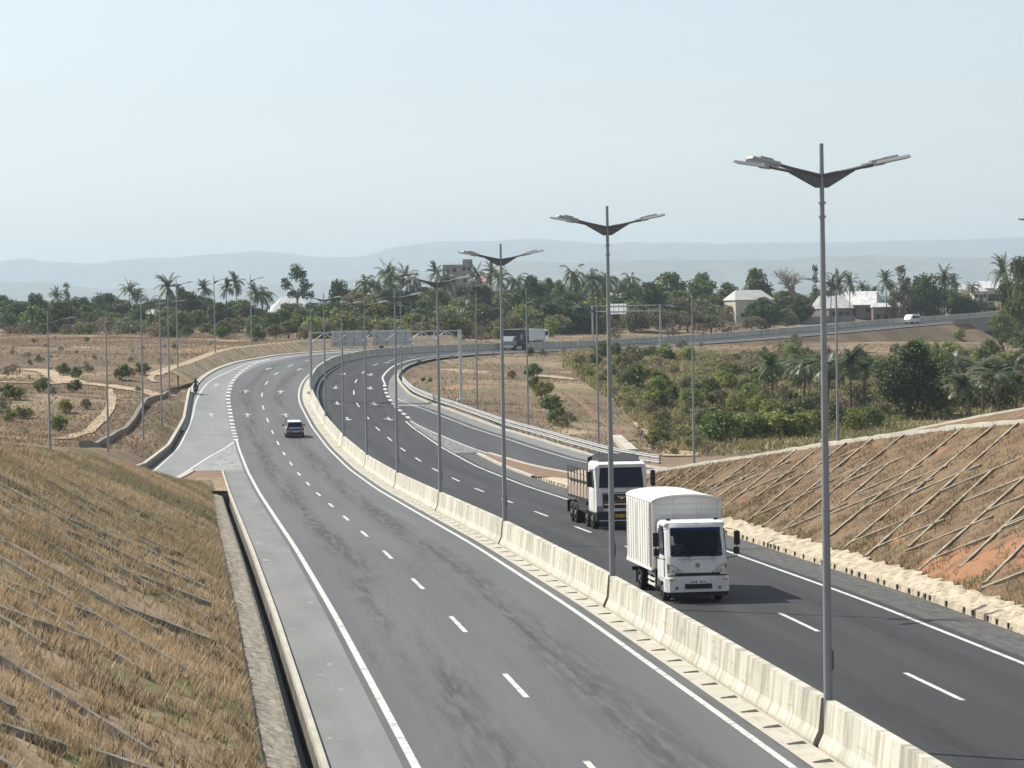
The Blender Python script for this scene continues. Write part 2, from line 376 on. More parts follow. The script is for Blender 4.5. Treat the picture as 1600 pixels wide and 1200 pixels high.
M['frond'] = mat('palm_frond', [(.3, (.05, .072, .032)), (.55, (.09, .115, .05)), (.75, (.17, .175, .09))], scale=.5, rough=.45, spec=.4, island=.3, obrand=.2, transl=.2)
M['grass'] = mat('dry_grass', [(0, (1, 1, 1))], rough=.8, attr='tint', transl=.25)
M['iron_roof'] = mat('iron_roof', [(.3, (.48, .48, .48)), (.7, (.68, .68, .67))], scale=.8, rough=.5, second=(.9, (2.5, .5, 1), .54, .68, (.34, .28, .22)))
M['grey_roof'] = mat('grey_iron_roof', [(.3, (.33, .33, .32)), (.7, (.45, .45, .43))], scale=.6, rough=.6)
M['blue_roof'] = mat('blue_roof', [(.3, (.10, .16, .42)), (.7, (.17, .28, .55))], scale=.6, rough=.5)
M['teal_roof'] = mat('teal_roof', [(.3, (.10, .26, .28)), (.7, (.15, .34, .36))], scale=.6, rough=.5)
M['pink_roof'] = mat('pink_roof', [(.3, (.34, .20, .19)), (.7, (.42, .27, .25))], scale=.6, rough=.6)
M['green_roof'] = mat('green_roof', [(.3, (.09, .15, .14)), (.7, (.13, .2, .19))], scale=.6, rough=.6)
M['wall_brown'] = mat('brown_wall', [(.3, (.17, .125, .11)), (.7, (.24, .185, .165))], scale=1, rough=.9)
M['wall_cream'] = mat('cream_wall', [(.3, (.45, .41, .33)), (.7, (.55, .51, .42))], scale=1, rough=.9)
M['wall_grey'] = mat('grey_block_wall', [(.3, (.20, .19, .185)), (.7, (.29, .275, .265))], scale=1, rough=.9)
M['opening'] = flat('dark_opening', (.015, .016, .02), .4)
M['hill'] = mat('hill_scrub', [(.35, (.03, .045, .03)), (.65, (.15, .145, .09))], scale=.01, rough=1, detail=8)
# barrier: cast concrete with formwork panels (uv: along the road, height)
def barrier_mat():
    m = bpy.data.materials.new('barrier_concrete'); m.use_nodes = True; N = m.node_tree.nodes; L = m.node_tree.links
    b = N['Principled BSDF']; b.inputs['Roughness'].default_value = .85; b.inputs['Specular IOR Level'].default_value = .25
    tc = N.new('ShaderNodeTexCoord'); sx = N.new('ShaderNodeSeparateXYZ'); L.new(tc.outputs['UV'], sx.inputs[0])
    mu = N.new('ShaderNodeMath'); mu.operation = 'MULTIPLY'; mu.inputs[1].default_value = 1 / .62; L.new(sx.outputs[0], mu.inputs[0])
    fl = N.new('ShaderNodeMath'); fl.operation = 'FLOOR'; L.new(mu.outputs[0], fl.inputs[0])
    fr = N.new('ShaderNodeMath'); fr.operation = 'FRACT'; L.new(mu.outputs[0], fr.inputs[0])
    wn = N.new('ShaderNodeTexWhiteNoise'); wn.noise_dimensions = '1D'; L.new(fl.outputs[0], wn.inputs['W'])
    mp = N.new('ShaderNodeMapping'); mp.inputs['Scale'].default_value = (3.2, .55, 1); L.new(tc.outputs['UV'], mp.inputs[0])
    n = N.new('ShaderNodeTexNoise'); n.inputs['Scale'].default_value = 1; n.inputs['Detail'].default_value = 6; L.new(mp.outputs[0], n.inputs['Vector'])
    r = N.new('ShaderNodeValToRGB'); e = r.color_ramp.elements; e[0].position = .34; e[0].color = (.35, .325, .265, 1); e[1].position = .56; e[1].color = (.56, .535, .455, 1)
    L.new(n.outputs['Fac'], r.inputs[0])
    hv = N.new('ShaderNodeHueSaturation'); mr = N.new('ShaderNodeMapRange'); mr.inputs[3].default_value = .84; mr.inputs[4].default_value = 1.08
    L.new(wn.outputs['Value'], mr.inputs[0]); L.new(mr.outputs[0], hv.inputs['Value']); L.new(r.outputs[0], hv.inputs['Color'])
    ln = N.new('ShaderNodeMath'); ln.operation = 'LESS_THAN'; ln.inputs[1].default_value = .06; L.new(fr.outputs[0], ln.inputs[0])
    ls = N.new('ShaderNodeMath'); ls.operation = 'MULTIPLY'; ls.inputs[1].default_value = .55; L.new(ln.outputs[0], ls.inputs[0])
    mx = N.new('ShaderNodeMix'); mx.data_type = 'RGBA'; L.new(ls.outputs[0], mx.inputs[0]); L.new(hv.outputs[0], mx.inputs[6]); mx.inputs[7].default_value = (.22, .195, .14, 1)
    mp2 = N.new('ShaderNodeMapping'); mp2.inputs['Scale'].default_value = (.7, 7, 1); L.new(tc.outputs['UV'], mp2.inputs[0])
    n2 = N.new('ShaderNodeTexNoise'); n2.inputs['Scale'].default_value = 1; n2.inputs['Detail'].default_value = 6; L.new(mp2.outputs[0], n2.inputs['Vector'])
    sc = N.new('ShaderNodeMapRange'); sc.inputs[1].default_value = .60; sc.inputs[2].default_value = .72; sc.inputs[4].default_value = .55; L.new(n2.outputs['Fac'], sc.inputs[0])
    m2 = N.new('ShaderNodeMix'); m2.data_type = 'RGBA'; L.new(sc.outputs[0], m2.inputs[0]); L.new(mx.outputs[2], m2.inputs[6]); m2.inputs[7].default_value = (.20, .185, .155, 1)
    ft = N.new('ShaderNodeMapRange'); ft.inputs[1].default_value = .22; ft.inputs[2].default_value = .0; L.new(sx.outputs[1], ft.inputs[0])
    fm = N.new('ShaderNodeMath'); fm.operation = 'MULTIPLY'; L.new(ft.outputs[0], fm.inputs[0]); L.new(n.outputs['Fac'], fm.inputs[1])
    m3 = N.new('ShaderNodeMix'); m3.data_type = 'RGBA'; L.new(fm.outputs[0], m3.inputs[0]); L.new(m2.outputs[2], m3.inputs[6]); m3.inputs[7].default_value = (.22, .195, .15, 1)
    L.new(m3.outputs[2], b.inputs['Base Color'])
    return m
M['barrier'] = barrier_mat()

# ---------------------------------------------------------------- the road: alignment and levels (s along, t across; t > 0 to the right)
DS = .5; NP = 2000
H0 = -math.atan(.1222); TT = 13.72; YST = -40.0
_x = [(TT + math.sin(H0) * YST) / math.cos(H0)]; _y = [YST]; _h = [H0]
for i in range(NP):
    h = _h[-1]; _x.append(_x[-1] + math.sin(h) * DS); _y.append(_y[-1] + math.cos(h) * DS)
    _h.append(min(h + DS / 320.0, R(34)) if _y[-1] > 285 else h)
RX, RY, RH = np.array(_x), np.array(_y), np.array(_h); RS = np.arange(NP + 1) * DS
ZK = np.array([(-60, .5), (30, .5), (58, .44), (87, .3), (117, -.16), (146, -.85), (175, -1.5), (204, -1.87), (234, -1.75), (263, -1.1), (290, .3), (318, 2.1), (346, 3.4), (370, 3.85), (400, 3.9), (444, 3.6), (470, 3.45), (491, 3.6), (514, 4.0), (550, 5.0), (567, 5.6), (605, 6.5), (672, 8.3), (900, 13)])
_k = np.hanning(41); _k /= _k.sum()
RZ = np.convolve(np.pad(np.interp(RY, ZK[:, 0], ZK[:, 1]), 20, mode='edge'), _k, 'valid')
RE = np.interp(RS, [280, 340, 1000], [0, .035, .035])
def PT(s, t, dz=0.0):
    x, y, z, h, e = (np.interp(s, RS, a) for a in (RX, RY, RZ, RH, RE))
    return Vector((float(x + t * np.cos(h)), float(y - t * np.sin(h)), float(z - e * t + dz)))
def PTv(s, t, dz=0.0):
    x, y, z, h, e = (np.interp(s, RS, a) for a in (RX, RY, RZ, RH, RE))
    return np.stack([x + t * np.cos(h), y - t * np.sin(h), z - e * t + dz], -1)
def head(s): return float(np.interp(s, RS, RH))
def st_of(x, y):
    """nearest road station for arrays"""
    x = np.asarray(x, float); y = np.asarray(y, float); sh = x.shape; x = x.ravel(); y = y.ravel()
    sx, sy = RX[::4], RY[::4]; out = np.zeros(len(x), int)
    for a in range(0, len(x), 20000):
        d = (x[a:a + 20000, None] - sx) ** 2 + (y[a:a + 20000, None] - sy) ** 2; out[a:a + 20000] = d.argmin(1) * 4
    h = RH[out]; dx = x - RX[out]; dy = y - RY[out]
    return (RS[out] + dx * np.sin(h) + dy * np.cos(h)).reshape(sh), (dx * np.cos(h) - dy * np.sin(h)).reshape(sh)
def tab(*k):
    a = np.array(sorted(k)); return lambda s: np.interp(s, a[:, 0], a[:, 1])
LE = tab((0, -48), (100, -37), (156, -29.5), (200, -22.5), (220, -19.8), (235, -18), (248, -16.83), (276, -15.03), (310, -13.6), (331, -13.2), (376, -13.3), (398, -12.4), (428, -12.2), (470, -11.5), (900, -11.5))
RIL = tab((0, -44), (100, -32), (156, -25), (200, -18.6), (220, -16.2), (235, -14.75), (254, -13), (269, -11.5), (286, -9.3), (900, -9.3))
HL = tab((0, 9), (90, 7), (156, 4.85), (167, 4.33), (181, 3.58), (194.5, 2.6), (199, 1.9), (211, .85), (222, .35), (238, .0), (900, 0))
RO = tab((0, 48), (100, 38), (150, 31), (200, 24.5), (238, 20.4), (254, 19), (278, 18), (308, 16.1), (326, 14.1), (345, 11.1), (368, 9.4), (400, 9.2), (470, 9.6), (900, 9.6))
RI = tab((0, 40), (100, 31), (150, 24), (200, 17), (225, 14), (237, 12.9), (264, 11.1), (313, 8.9), (900, 8.7))
HR = tab((0, 10), (100, 7.5), (150.6, 5.04), (161, 4.38), (173, 3.5), (180, 2.91), (189.6, 2.12), (197, 1.48), (207, .9), (218, .4), (230, 0), (900, 0))
HR2 = tab((0, 3), (120, 2.2), (140, 1.55), (154, .8), (165, .35), (173, 0), (900, 0))
def rampL(s): return np.maximum(HL(s) - .35, 0)

# terrain control points (seen at this pixel, at this distance)
TC = [(0, 690, 200), (60, 690, 205), (130, 700, 215), (200, 680, 245), (0, 620, 270), (100, 620, 270), (200, 620, 290), (255, 602, 325), (0, 560, 350), (150, 560, 360), (280, 556, 385),
      (0, 527, 520), (100, 524, 520), (200, 522, 500), (300, 527, 470), (400, 537, 430), (480, 534, 450), (560, 532, 490),
      (850, 600, 320), (700, 580, 348), (900, 560, 400), (1000, 640, 290), (930, 705, 235), (1100, 690, 255), (1210, 640, 300), (1420, 672, 275), (1590, 650, 270), (1100, 590, 370), (1300, 560, 440), (1520, 535, 520), (1600, 548, 480), (1000, 560, 400),
      (600, 535, 500), (700, 532, 520), (850, 528, 540), (1000, 515, 570), (1100, 500, 610), (1200, 492, 640), (1340, 487, 660), (1450, 478, 700), (1600, 472, 740), (1505, 540, 575), (1590, 542, 590), (1530, 520, 640)]
tp = [tuple(at(*c)) for c in TC] + [(-300, 200, 0), (-300, 500, 7), (300, 250, -2), (320, 500, 4), (-250, 900, 9), (0, 900, 10.2), (200, 900, 11.5), (-300, 1200, 8), (0, 1200, 9), (400, 1200, 12), (400, 800, 11), (0, 20, 0), (-100, 50, 1), (100, 50, 1), (100, 150, -1), (-100, 130, 1)]
tp = np.array([tuple(p) for p in tp])
def _phi(a, b):
    d = np.sqrt(((a[:, None] - b[None]) ** 2).sum(-1)) / 100; return d
_A = _phi(tp[:, :2], tp[:, :2]); _n = len(tp)
_S = np.zeros((_n + 3, _n + 3)); _S[:_n, :_n] = _A - .08 * np.eye(_n); _S[:_n, _n] = 1; _S[:_n, _n + 1:] = tp[:, :2] / 100; _S[_n:, :_n] = _S[:_n, _n:].T
_W = np.linalg.solve(_S, np.concatenate([tp[:, 2], np.zeros(3)]))
def base(x, y):
    x = np.asarray(x, float); y = np.asarray(y, float); sh = x.shape; q = np.stack([x.ravel(), y.ravel()], -1); out = np.zeros(len(q))
    for a in range(0, len(q), 20000):
        p = q[a:a + 20000]; out[a:a + 20000] = _phi(p, tp[:, :2]) @ _W[:_n] + _W[_n] + (p / 100) @ _W[_n + 1:]
    out += .22 * np.sin(q[:, 0] * .13 + 1.3 * np.sin(q[:, 1] * .045)) * np.sin(q[:, 1] * .085 + q[:, 0] * .03) + .10 * np.sin(q[:, 0] * .41 + q[:, 1] * .2) * np.sin(q[:, 1] * .33)
    return out.reshape(sh)
def ground_st(s, t, bz):
    """ground level near the road for station/offset arrays, bz the open ground level there"""
    zr = np.interp(s, RS, RZ) - np.interp(s, RS, RE) * np.clip(t, -14, 14)
    le, ro = LE(s), RO(s)
    # left
    dzl = np.clip(.2 + .5 * (-12.1 - t), 0, HL(s)); dzl = np.where(t > -12.0, 0, dzl)
    zl = zr + dzl; d = np.maximum(le - t, 0); top = zr + np.where(s < 240, np.minimum(dzl, HL(s)), 0)
    outl = np.clip(bz, top - .12 - .5 * d, top - .05 + .5 * d)
    zl = np.where(d > 0, outl, np.where(s < 240, zl - .02, zr - .3))
    zl = np.where((s < 217) & (t > -12.35), np.where(t > -10.6, zr - .3, zr - 1.8), np.where((s < 247) & (t > -11.3), zr - .3, zl))
    zl = np.where((s < 240) & (t < RIL(s)) & (d <= 0), np.minimum(zl, zr + rampL(s) - .3), zl)
    # right
    h1, h2 = HR(s), HR2(s); tc1 = 12.4 + (h1 - .8) / .5
    dzr = np.clip(.8 + .5 * (t - 12.4), 0, h1); dzr = np.where(t < 11.1, 0, dzr) + np.clip(.5 * (t - tc1 - 1.0), 0, h2)
    topr = zr + dzr; dr = np.maximum(t - ro, 0)
    outr = np.clip(bz, topr - .12 - .5 * dr, topr - .05 + .5 * dr)
    zrr = np.where(dr > 0, outr, np.where((t > 11.0) & (s < 234), topr - .02, zr - .3))
    z = np.where(t < 0, zl, zrr); void = (s > 664) & (s < 800) & (t > -13)
    return np.where(void, np.minimum(bz, np.minimum(z, zr - 3.5)), z)
def gz(x, y):
    x = np.asarray(x, float); y = np.asarray(y, float)
    b = base(x, y); s, t = st_of(x, y)
    z = ground_st(s, t, b); k = np.clip((np.abs(t) - 45) / 25, 0, 1)
    return np.where((s < 1) | (s > 985), b, z * (1 - k) + b * k)
def gp(x, y): return Vector((x, y, float(gz(np.array([x]), np.array([y]))[0])))
def drop(px, py, ymin=40, ymax=1100):
    """where the view ray at this pixel meets the ground"""
    Y = np.arange(ymin, ymax, 1.0); v = ray(px, py); k = Y / v.y
    X, Z = v.x * k, CAMZ + v.z * k; g = gz(X, Y); i = np.argmax(Z <= g)
    return Vector((X[i], Y[i], g[i]))

# ---------------------------------------------------------------- ground
sN = np.concatenate([np.arange(10, 262, .75), np.arange(262, 860, 2.0)])
tN = np.concatenate([np.arange(-46, -26, 1.0), np.arange(-26, -9, .45), [-9, -5, 0, 5, 9], np.arange(9.2, 28, .45), np.arange(28, 46.5, 1.0)])
SS, TTT = np.meshgrid(sN, tN, indexing='ij')
XY = PTv(SS.ravel(), TTT.ravel()).reshape(*SS.shape, 3)
zz = ground_st(SS, TTT, base(XY[..., 0], XY[..., 1]))
struct('roadside_terrain', grid_mesh('roadside_terrain', np.stack([XY[..., 0], XY[..., 1], zz], -1), M['soil_dry']))
gx = np.arange(-420, 460, 4.0); gy = np.arange(-30, 1200, 4.0)
GX, GY = np.meshgrid(gx, gy)
b_ = base(GX, GY); s_, t_ = st_of(GX, GY); z_ = gz(GX, GY); near = (np.abs(t_) < 42) & (s_ > 12) & (s_ < 856)
z_ = np.where(near, np.minimum(z_, b_) - 2.2, z_)
z_ = np.where((GY < 30), np.minimum(z_, 0) - 3, z_)
struct('terrain', grid_mesh('terrain', np.stack([GX, GY, z_], -1), M['soil_dry']))
# far plain out to the hills
px_ = np.linspace(-4300, 4300, 70); py_ = np.linspace(1190, 16200, 110); PX, PY = np.meshgrid(px_, py_)
struct('plain', grid_mesh('plain', np.stack([PX, PY, 7.5 - (PY - 1190) * .002 + 3 * np.sin(PX * .004) * np.sin(PY * .003)], -1), M['hill']))
def ridge(name, Y0, pts, depth, seed):
    rng = np.random.RandomState(seed); xs = np.linspace(-150, 1750, 420)
    pts = np.array(pts); yy = np.interp(xs, pts[:, 0], pts[:, 1])
    k = np.hanning(13); k /= k.sum(); yy = np.convolve(np.pad(yy, 6, mode='edge'), k, 'valid')
    n1 = np.convolve(rng.randn(len(xs) + 8), np.ones(9) / 9, 'valid'); yy = yy + n1 * 2.2 + rng.randn(len(xs)) * .35
    top = np.array([tuple(at(a, b, Y0)) for a, b in zip(xs, yy)])
    rows = []; prof = [(-.55, 0.0), (-.45, .22), (-.33, .42), (-.2, .68), (-.09, .90), (0, 1.0), (.2, .8), (.6, 0)]
    for f, hh in prof:
        r = top.copy(); r[:, 1] += f * depth; wob = 0 if hh in (0, 1) else 1
        r[:, 2] = np.where(True, -24 + (top[:, 2] + 24) * hh, 0) + wob * 5 * np.convolve(rng.randn(len(xs) + 20), np.ones(21) / 21, 'valid') * 3
        rows.append(r)
    struct(name, grid_mesh(name, np.array(rows), M['hill']))
ridge('hills', 14000, [(-150, 405), (0, 410), (45, 404), (90, 410), (150, 411), (180, 406), (260, 404), (300, 399), (350, 396), (400, 393), (440, 395), (480, 400), (530, 402), (570, 401), (600, 389), (640, 383), (700, 376), (760, 376), (830, 372), (870, 375), (950, 379), (1050, 378), (1140, 380), (1300, 379), (1420, 376), (1600, 372), (1750, 370)], 3000, 3)
ridge('foothills', 9500, [(-150, 440), (60, 441), (160, 452), (250, 449), (400, 446), (520, 440), (700, 418), (800, 408), (900, 410), (1050, 404), (1200, 407), (1350, 398), (1500, 404), (1750, 396)], 2000, 9)

# ---------------------------------------------------------------- roads
def ribbon(s0, s1, ta, tb, dz=0.0, step=2.0, n=2, mb=None, zf=None):
    mb = mb or MB(); ns = max(2, int(round((s1 - s0) / step)) + 1); rows = []; uvs = []
    for s in np.linspace(s0, s1, ns):
        a = ta(s) if callable(ta) else ta; b = tb(s) if callable(tb) else tb
        row = []; u = []
        for t in np.linspace(a, b, n):
            d = dz + (float(zf(s)) if zf else 0)
            row.append(PT(s, t, d)); u.append((float(s), float(t)))
        rows.append(row); uvs.append(u)
    return mb.strip(rows, uvs)
S0 = 20
struct('left_carriageway', ribbon(S0, 860, -9.3, -.95), M['asphalt_old'])
struct('right_carriageway', ribbon(S0, 860, .3, 8.75), M['asphalt_new'])
struct('left_shoulder', ribbon(S0, 247, -10.87, -9.3), M['shoulder_old'])
struct('right_shoulder', ribbon(S0, 238, 8.75, 10.3), M['shoulder_new'])
lr = MB(); ribbon(120, 247, lambda s: LE(s) + .2, lambda s: RIL(s) + .5, mb=lr, zf=rampL, n=4); ribbon(247, 860, lambda s: LE(s) + .2, -9.3, mb=lr, n=4)
struct('left_ramp', lr, M['ramp_old'])
rr = MB(); ribbon(196, 262, lambda s: RI(s), lambda s: RO(s) - 1.7, mb=rr, n=4); ribbon(262, 330, 8.75, lambda s: RO(s) - 1.7, mb=rr, n=4)
struct('right_ramp', rr, M['ramp_new'])
rs = MB(); ribbon(196, 330, lambda s: RO(s) - 1.7, lambda s: RO(s), mb=rs); ribbon(330, 860, 8.75, lambda s: RO(s), mb=rs)
struct('right_ramp_shoulder', rs, M['shoulder_old'])
struct('right_gore_paving', ribbon(238, 262, 8.75, 10.2), M['shoulder_new'])
struct('median_gutter', ribbon(S0, 860, -.95, -.28, .012), M['strip'])
# gore islands of bare brown soil
gi = MB(); ribbon(222, 247, lambda s: RIL(s) + .5, -11.0, .05, mb=gi, n=3); struct('left_gore_island', gi, M['gore_soil'])
gi = MB(); ribbon(226, 262, 10.3, lambda s: RI(s), .08, mb=gi, n=3); struct('right_gore_island', gi, M['gore_soil'])

# painted markings
MK = .006
mk = MB()
ribbon(S0, 700, -1.43, -1.26, MK, mb=mk)
ribbon(S0, 290, -9.12, -8.93, MK, mb=mk)
ribbon(S0, 311, 8.27, 8.43, MK, mb=mk); ribbon(311, 700, lambda s: np.interp(s, [311, 330, 358, 367, 390, 420], [8.8, 8.75, 8.2, 7.6, 7.3, 6.9]), lambda s: np.interp(s, [311, 330, 358, 367, 390, 420], [8.8, 8.75, 8.2, 7.6, 7.3, 6.9]) + (.22 if s > 357 else 0.0), MK, mb=mk)
ribbon(S0, 700, .62, .82, MK, mb=mk)
s = 106.4
def dashes(mb, s0, s1, per, ln, t, wd):
    s = s0
    while s < s1: ribbon(s, s + ln, t - wd / 2, t + wd / 2, MK, mb=mb, step=1); s += per
dashes(mk, 107.9 - 14.45 * 6, 470, 14.45, 4.6, -5.42, .15)
dashes(mk, 107.2 - 14.9 * 5 - 2.3, 470, 14.9, 5.2, 4.82, .15)
# broad merging dashes
mergeT = lambda s: float(np.interp(s, [286, 330, 346, 362, 376, 392], [-9.07, -9.0, -9.2, -9.6, -10.1, -10.6]))
s = 288.0
while s < 400:
    ribbon(s, s + 1.9, mergeT(s) - .23, mergeT(s) + .23, MK, mb=mk, step=1); s += 3.9
s = 314.5
while s < 358:
    tt = float(np.interp(s, [314, 332, 358], [8.95, 8.75, 8.25])); ribbon(s, s + 2.2, tt - .2, tt + .2, MK, mb=mk, step=1); s += 4.4
# ramp edge lines
ribbon(228, 400, lambda s: float(np.interp(s, [228, 254, 284, 317, 338, 356, 370, 400], [-17.6, -15.9, -14.2, -12.95, -12.45, -12.2, -11.6, -11.0])), lambda s: float(np.interp(s, [228, 254, 284, 317, 338, 356, 370, 400], [-17.6, -15.9, -14.2, -12.95, -12.45, -12.2, -11.6, -11.0])) + .17, MK, mb=mk)
ribbon(228, 286, lambda s: RIL(s) - .1, lambda s: RIL(s) + .1, MK, mb=mk, zf=rampL)
ribbon(196, 312, lambda s: RI(s) - .12 if s < 264 else float(np.interp(s, [264, 312], [11.0, 8.8])), lambda s: RI(s) + .06 if s < 264 else float(np.interp(s, [264, 312], [11.2, 8.95])), MK, mb=mk)
ribbon(200, 340, lambda s: RO(s) - 2.55, lambda s: RO(s) - 2.4, MK, mb=mk)
struct('lane_markings', mk, M['paint'])
# turn-warning arrows on the lanes
ar = MB()
def arrow(s, t, fwd, side):
    d = 1 if fwd else -1
    def q(a, b): return PT(s + d * a, t + d * b, MK)
    ar.add([q(-1.9, -.12), q(-1.9, .12), q(.6, .12), q(.6, -.12)], [(0, 1, 2, 3)])
    ar.add([q(.6, -.5), q(.6, .5), q(2.1, 0)], [(0, 1, 2)])
    if side: ar.add([q(-.6, .12), q(-.1, .12), q(.35, side * .75), q(-.2, side * .75)], [(0, 1, 2, 3)])
for s in (333, 352, 372):
    arrow(s, 2.7, False, 0); arrow(s, 6.7 if s < 360 else 6.0, False, .8)
arrow(314, 2.7, False, 0); arrow(314, 6.9, False, .8); arrow(398, 5.4, False, 0)
for s in (318, 345, 378):
    arrow(s, -3.4, True, 0); arrow(s, -7.3, True, 0)
for s in (318, 352): arrow(s, -11.0, True, 0)
struct('lane_arrows', ar, M['paint_worn'])
# hatched gores
hg = MB()
s = 249.0
while s < 283:
    ribbon(s, s + .55, lambda q: RIL(q) + .25, -9.25, MK, mb=hg, step=.5, n=3); s += 1.45
struct('left_gore_hatching', hg, M['paint_worn'])
hg = MB(); s = 265.0
while s < 310:
    ribbon(s, s + .5, 8.6, lambda q: float(np.interp(q, [264, 312], [10.9, 8.8])), MK, mb=hg, step=.5, n=3); s += 1.2
struct('right_gore_hatching', hg, M['paint_worn'])

# flat dark wedges: slot shadows painted on the gutter beside the barrier
ds_ = MB(); s = 60.0; rng0 = random.Random(4)
while s < 330:
    a = PT(s, -.34, .016); b = PT(s + .16, -.34, .016); c = PT(s + .1, -.72, .016)
    ds_.add([PT(s, -.36, .018), PT(s - .05, -.80, .018), PT(s + .10, -.80, .018), PT(s + .42, -.36, .018)], [(0, 1, 2, 3)]); s += 2.45
struct('gutter_slot_shadows', ds_, M['chassis'])

# left drainage channel, kerb, pitching
dc = MB()
prof = [(-10.87, .0), (-10.93, .015), (-10.93, -.36), (-10.94, -1.3), (-11.36, -1.32), (-11.36, -.22), (-11.46, -.2)]
rows = []; uvs = []
for s in np.linspace(S0, 216, 99):
    rows.append([PT(s, t, z) for t, z in prof]); uvs.append([(s, i * .4) for i in range(len(prof))])
dc.strip([r[:4] for r in rows], [u[:4] for u in uvs], smooth=False)
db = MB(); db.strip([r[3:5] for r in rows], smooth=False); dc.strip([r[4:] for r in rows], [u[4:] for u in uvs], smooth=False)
for t0, t1 in ((-11.36, -10.93),):
    dc.add([PT(216, t0, -1.4), PT(216, t1, -1.4), PT(216, t1, 0), PT(216, t0, 0)], [(0, 1, 2, 3)])
dch = struct('drainage_channel', dc, M['wall_stain']); part('channel_bed', db, M['bed_shade'], dch)
kb = MB(); rows = []
for s in np.linspace(S0, 247, 115): rows.append([PT(s, t, z) for t, z in ((-10.86, 0), (-10.86, .11), (-11.0, .11), (-11.0, 0 if s > 216 else -.1))])
kb.strip(rows, smooth=False); struct('left_kerb', kb, M['concrete'])
pg = MB(); rows = []; rg = random.Random(2)
for s in np.arange(S0, 219, .5):
    j = [rg.uniform(-.05, .05) for _ in range(5)]
    rows.append([PT(s, -11.44, -.2), PT(s, -11.58, -.16 + j[0] * .5), PT(s, -11.75, -.11 + j[1] * .6), PT(s, -11.9, -.06 + j[2] * .6), PT(s, -12.1 + j[3] * 3, .0 + j[4] * .6), PT(s, -12.4, .05)])
pg.strip(rows, smooth=False); struct('left_stone_pitching', pg, M['stone_grey'])
# right kerb blocks, pitching
pg = MB(); rows = []
for s in np.arange(S0, 226, .5):
    j = [rg.uniform(-.07, .07) for _ in range(6)]; f = min(1, (228 - s) / 14)
    rows.append([PT(s, 10.32, .0), PT(s, 10.36, (.22 + j[0] * .3) * f), PT(s, 10.52, (.25 + j[0] * .4) * f), PT(s, 10.72 + j[5] * .5, (.32 + j[1] * .7) * f), PT(s, 10.95, (.38 + j[2] * .8) * f), PT(s, 11.2, (.44 + j[3] * .8) * f), PT(s, 11.45 + j[4] * 2, (.46 + j[4]) * f)])
pg.strip(rows, smooth=False); struct('right_stone_pitching', pg, M['stone'])
gk = MB(); s = 60.0
while s < 226:
    a = PT(s, 10.31, .12); gk.box(a, (.05, rg.uniform(.06, .16), .17), rot=(0, 0, -head(s))); s += rg.uniform(.5, 2.2)
struct('kerb_drain_openings', gk, M['kerb_gap'])
for nm, s0, s1, tf in (('right_island_kerb', 227, 262, lambda s: 10.25), ('right_ramp_inner_kerb', 200, 262, lambda s: RI(s) - .1), ('right_ramp_outer_kerb', 200, 372, lambda s: RO(s)), ('left_gore_kerb', 226, 247, lambda s: RIL(s) + .5)):
    kb = MB(); rows = []
    for s in np.linspace(s0, s1, int((s1 - s0) / 1.5)): rows.append([PT(s, tf(s) + a, z) for a, z in ((-.12, 0), (-.12, .14), (.16, .14), (.16, -.1))])
    kb.strip(rows, smooth=False); struct(nm, kb, M['concrete'])
# left ramp/carriageway far edge kerb (pale)
kb = MB(); rows = []
for s in np.linspace(300, 520, 130): rows.append([PT(s, LE(s) + a, z) for a, z in ((.2, 0), (.2, .13), (-.35, .16), (-.35, -.3))])
kb.strip(rows, smooth=False); struct('left_edge_kerb', kb, M['concrete'])
# concrete drain along the top of the far left cut
pth = tab((346, -16.6), (353, -16.3), (368, -15.6), (387, -15.3), (410, -15.0), (437, -15.1), (480, -15.2))
kb = MB(); rows = []
for s in np.linspace(346, 480, 70):
    wd = float(np.interp(s, [346, 360, 480], [1.9, 1.3, .8]))
    pts = [PT(s, pth(s) + a * wd) for a in (0, -.5, -1.0)]; zb = float(np.interp(s, RS, RZ)) + .5 * (-LE(s) + .0 - 0) * 0
    zt = PT(s, LE(s)).z + .5 * (LE(s) - pth(s)) + .12
    rows.append([Vector((p.x, p.y, zt + dz)) for p, dz in zip(pts, (0, -.08, .04))])
kb.strip(rows, smooth=False); struct('cut_top_drain', kb, M['path'])

# ---------------------------------------------------------------- the two big embankments with their ribs
def bankL(s, t): return .2 + .5 * (-12.1 - t)
def bankR(s, t): return .8 + .5 * (t - 12.4)
rgn = np.random.RandomState(7)
def bank_mesh(name, s0, s1, step, tfun, zfun, n, m, bumpy=.06):
    ss = np.arange(s0, s1, step); rows = []
    k = np.linspace(0, 1, n)
    P3 = []
    for s in ss:
        ta, tb = tfun(s); t = ta + (tb - ta) * k
        P3.append(PTv(np.full(n, s), t, zfun(s, t) + .03))
    P3 = np.array(P3); P3[:, 1:-1, 2] += rgn.uniform(-bumpy, bumpy, P3[:, 1:-1, 2].shape)
    return grid_mesh(name, P3, m)
crestL = lambda s: -12.1 - (HL(s) - .2) / .5
crestR = lambda s: 12.4 + (HR(s) - .8) / .5
eL = struct('left_embankment', bank_mesh('left_embankment', 40, 236, .6, lambda s: (-12.2 if s < 217 else -11.02, min(crestL(s) - .1, -13.0)), lambda s, t: np.minimum(np.maximum(np.minimum(bankL(s, t), .05 + .8 * (-12.15 - t)), .03), HL(s)), 26, M['bank_left']))
eR = struct('right_embankment', bank_mesh('right_embankment', 60, 218, .6, lambda s: (11.25, max(crestR(s), 11.4)), bankR, 30, M['bank_right']))
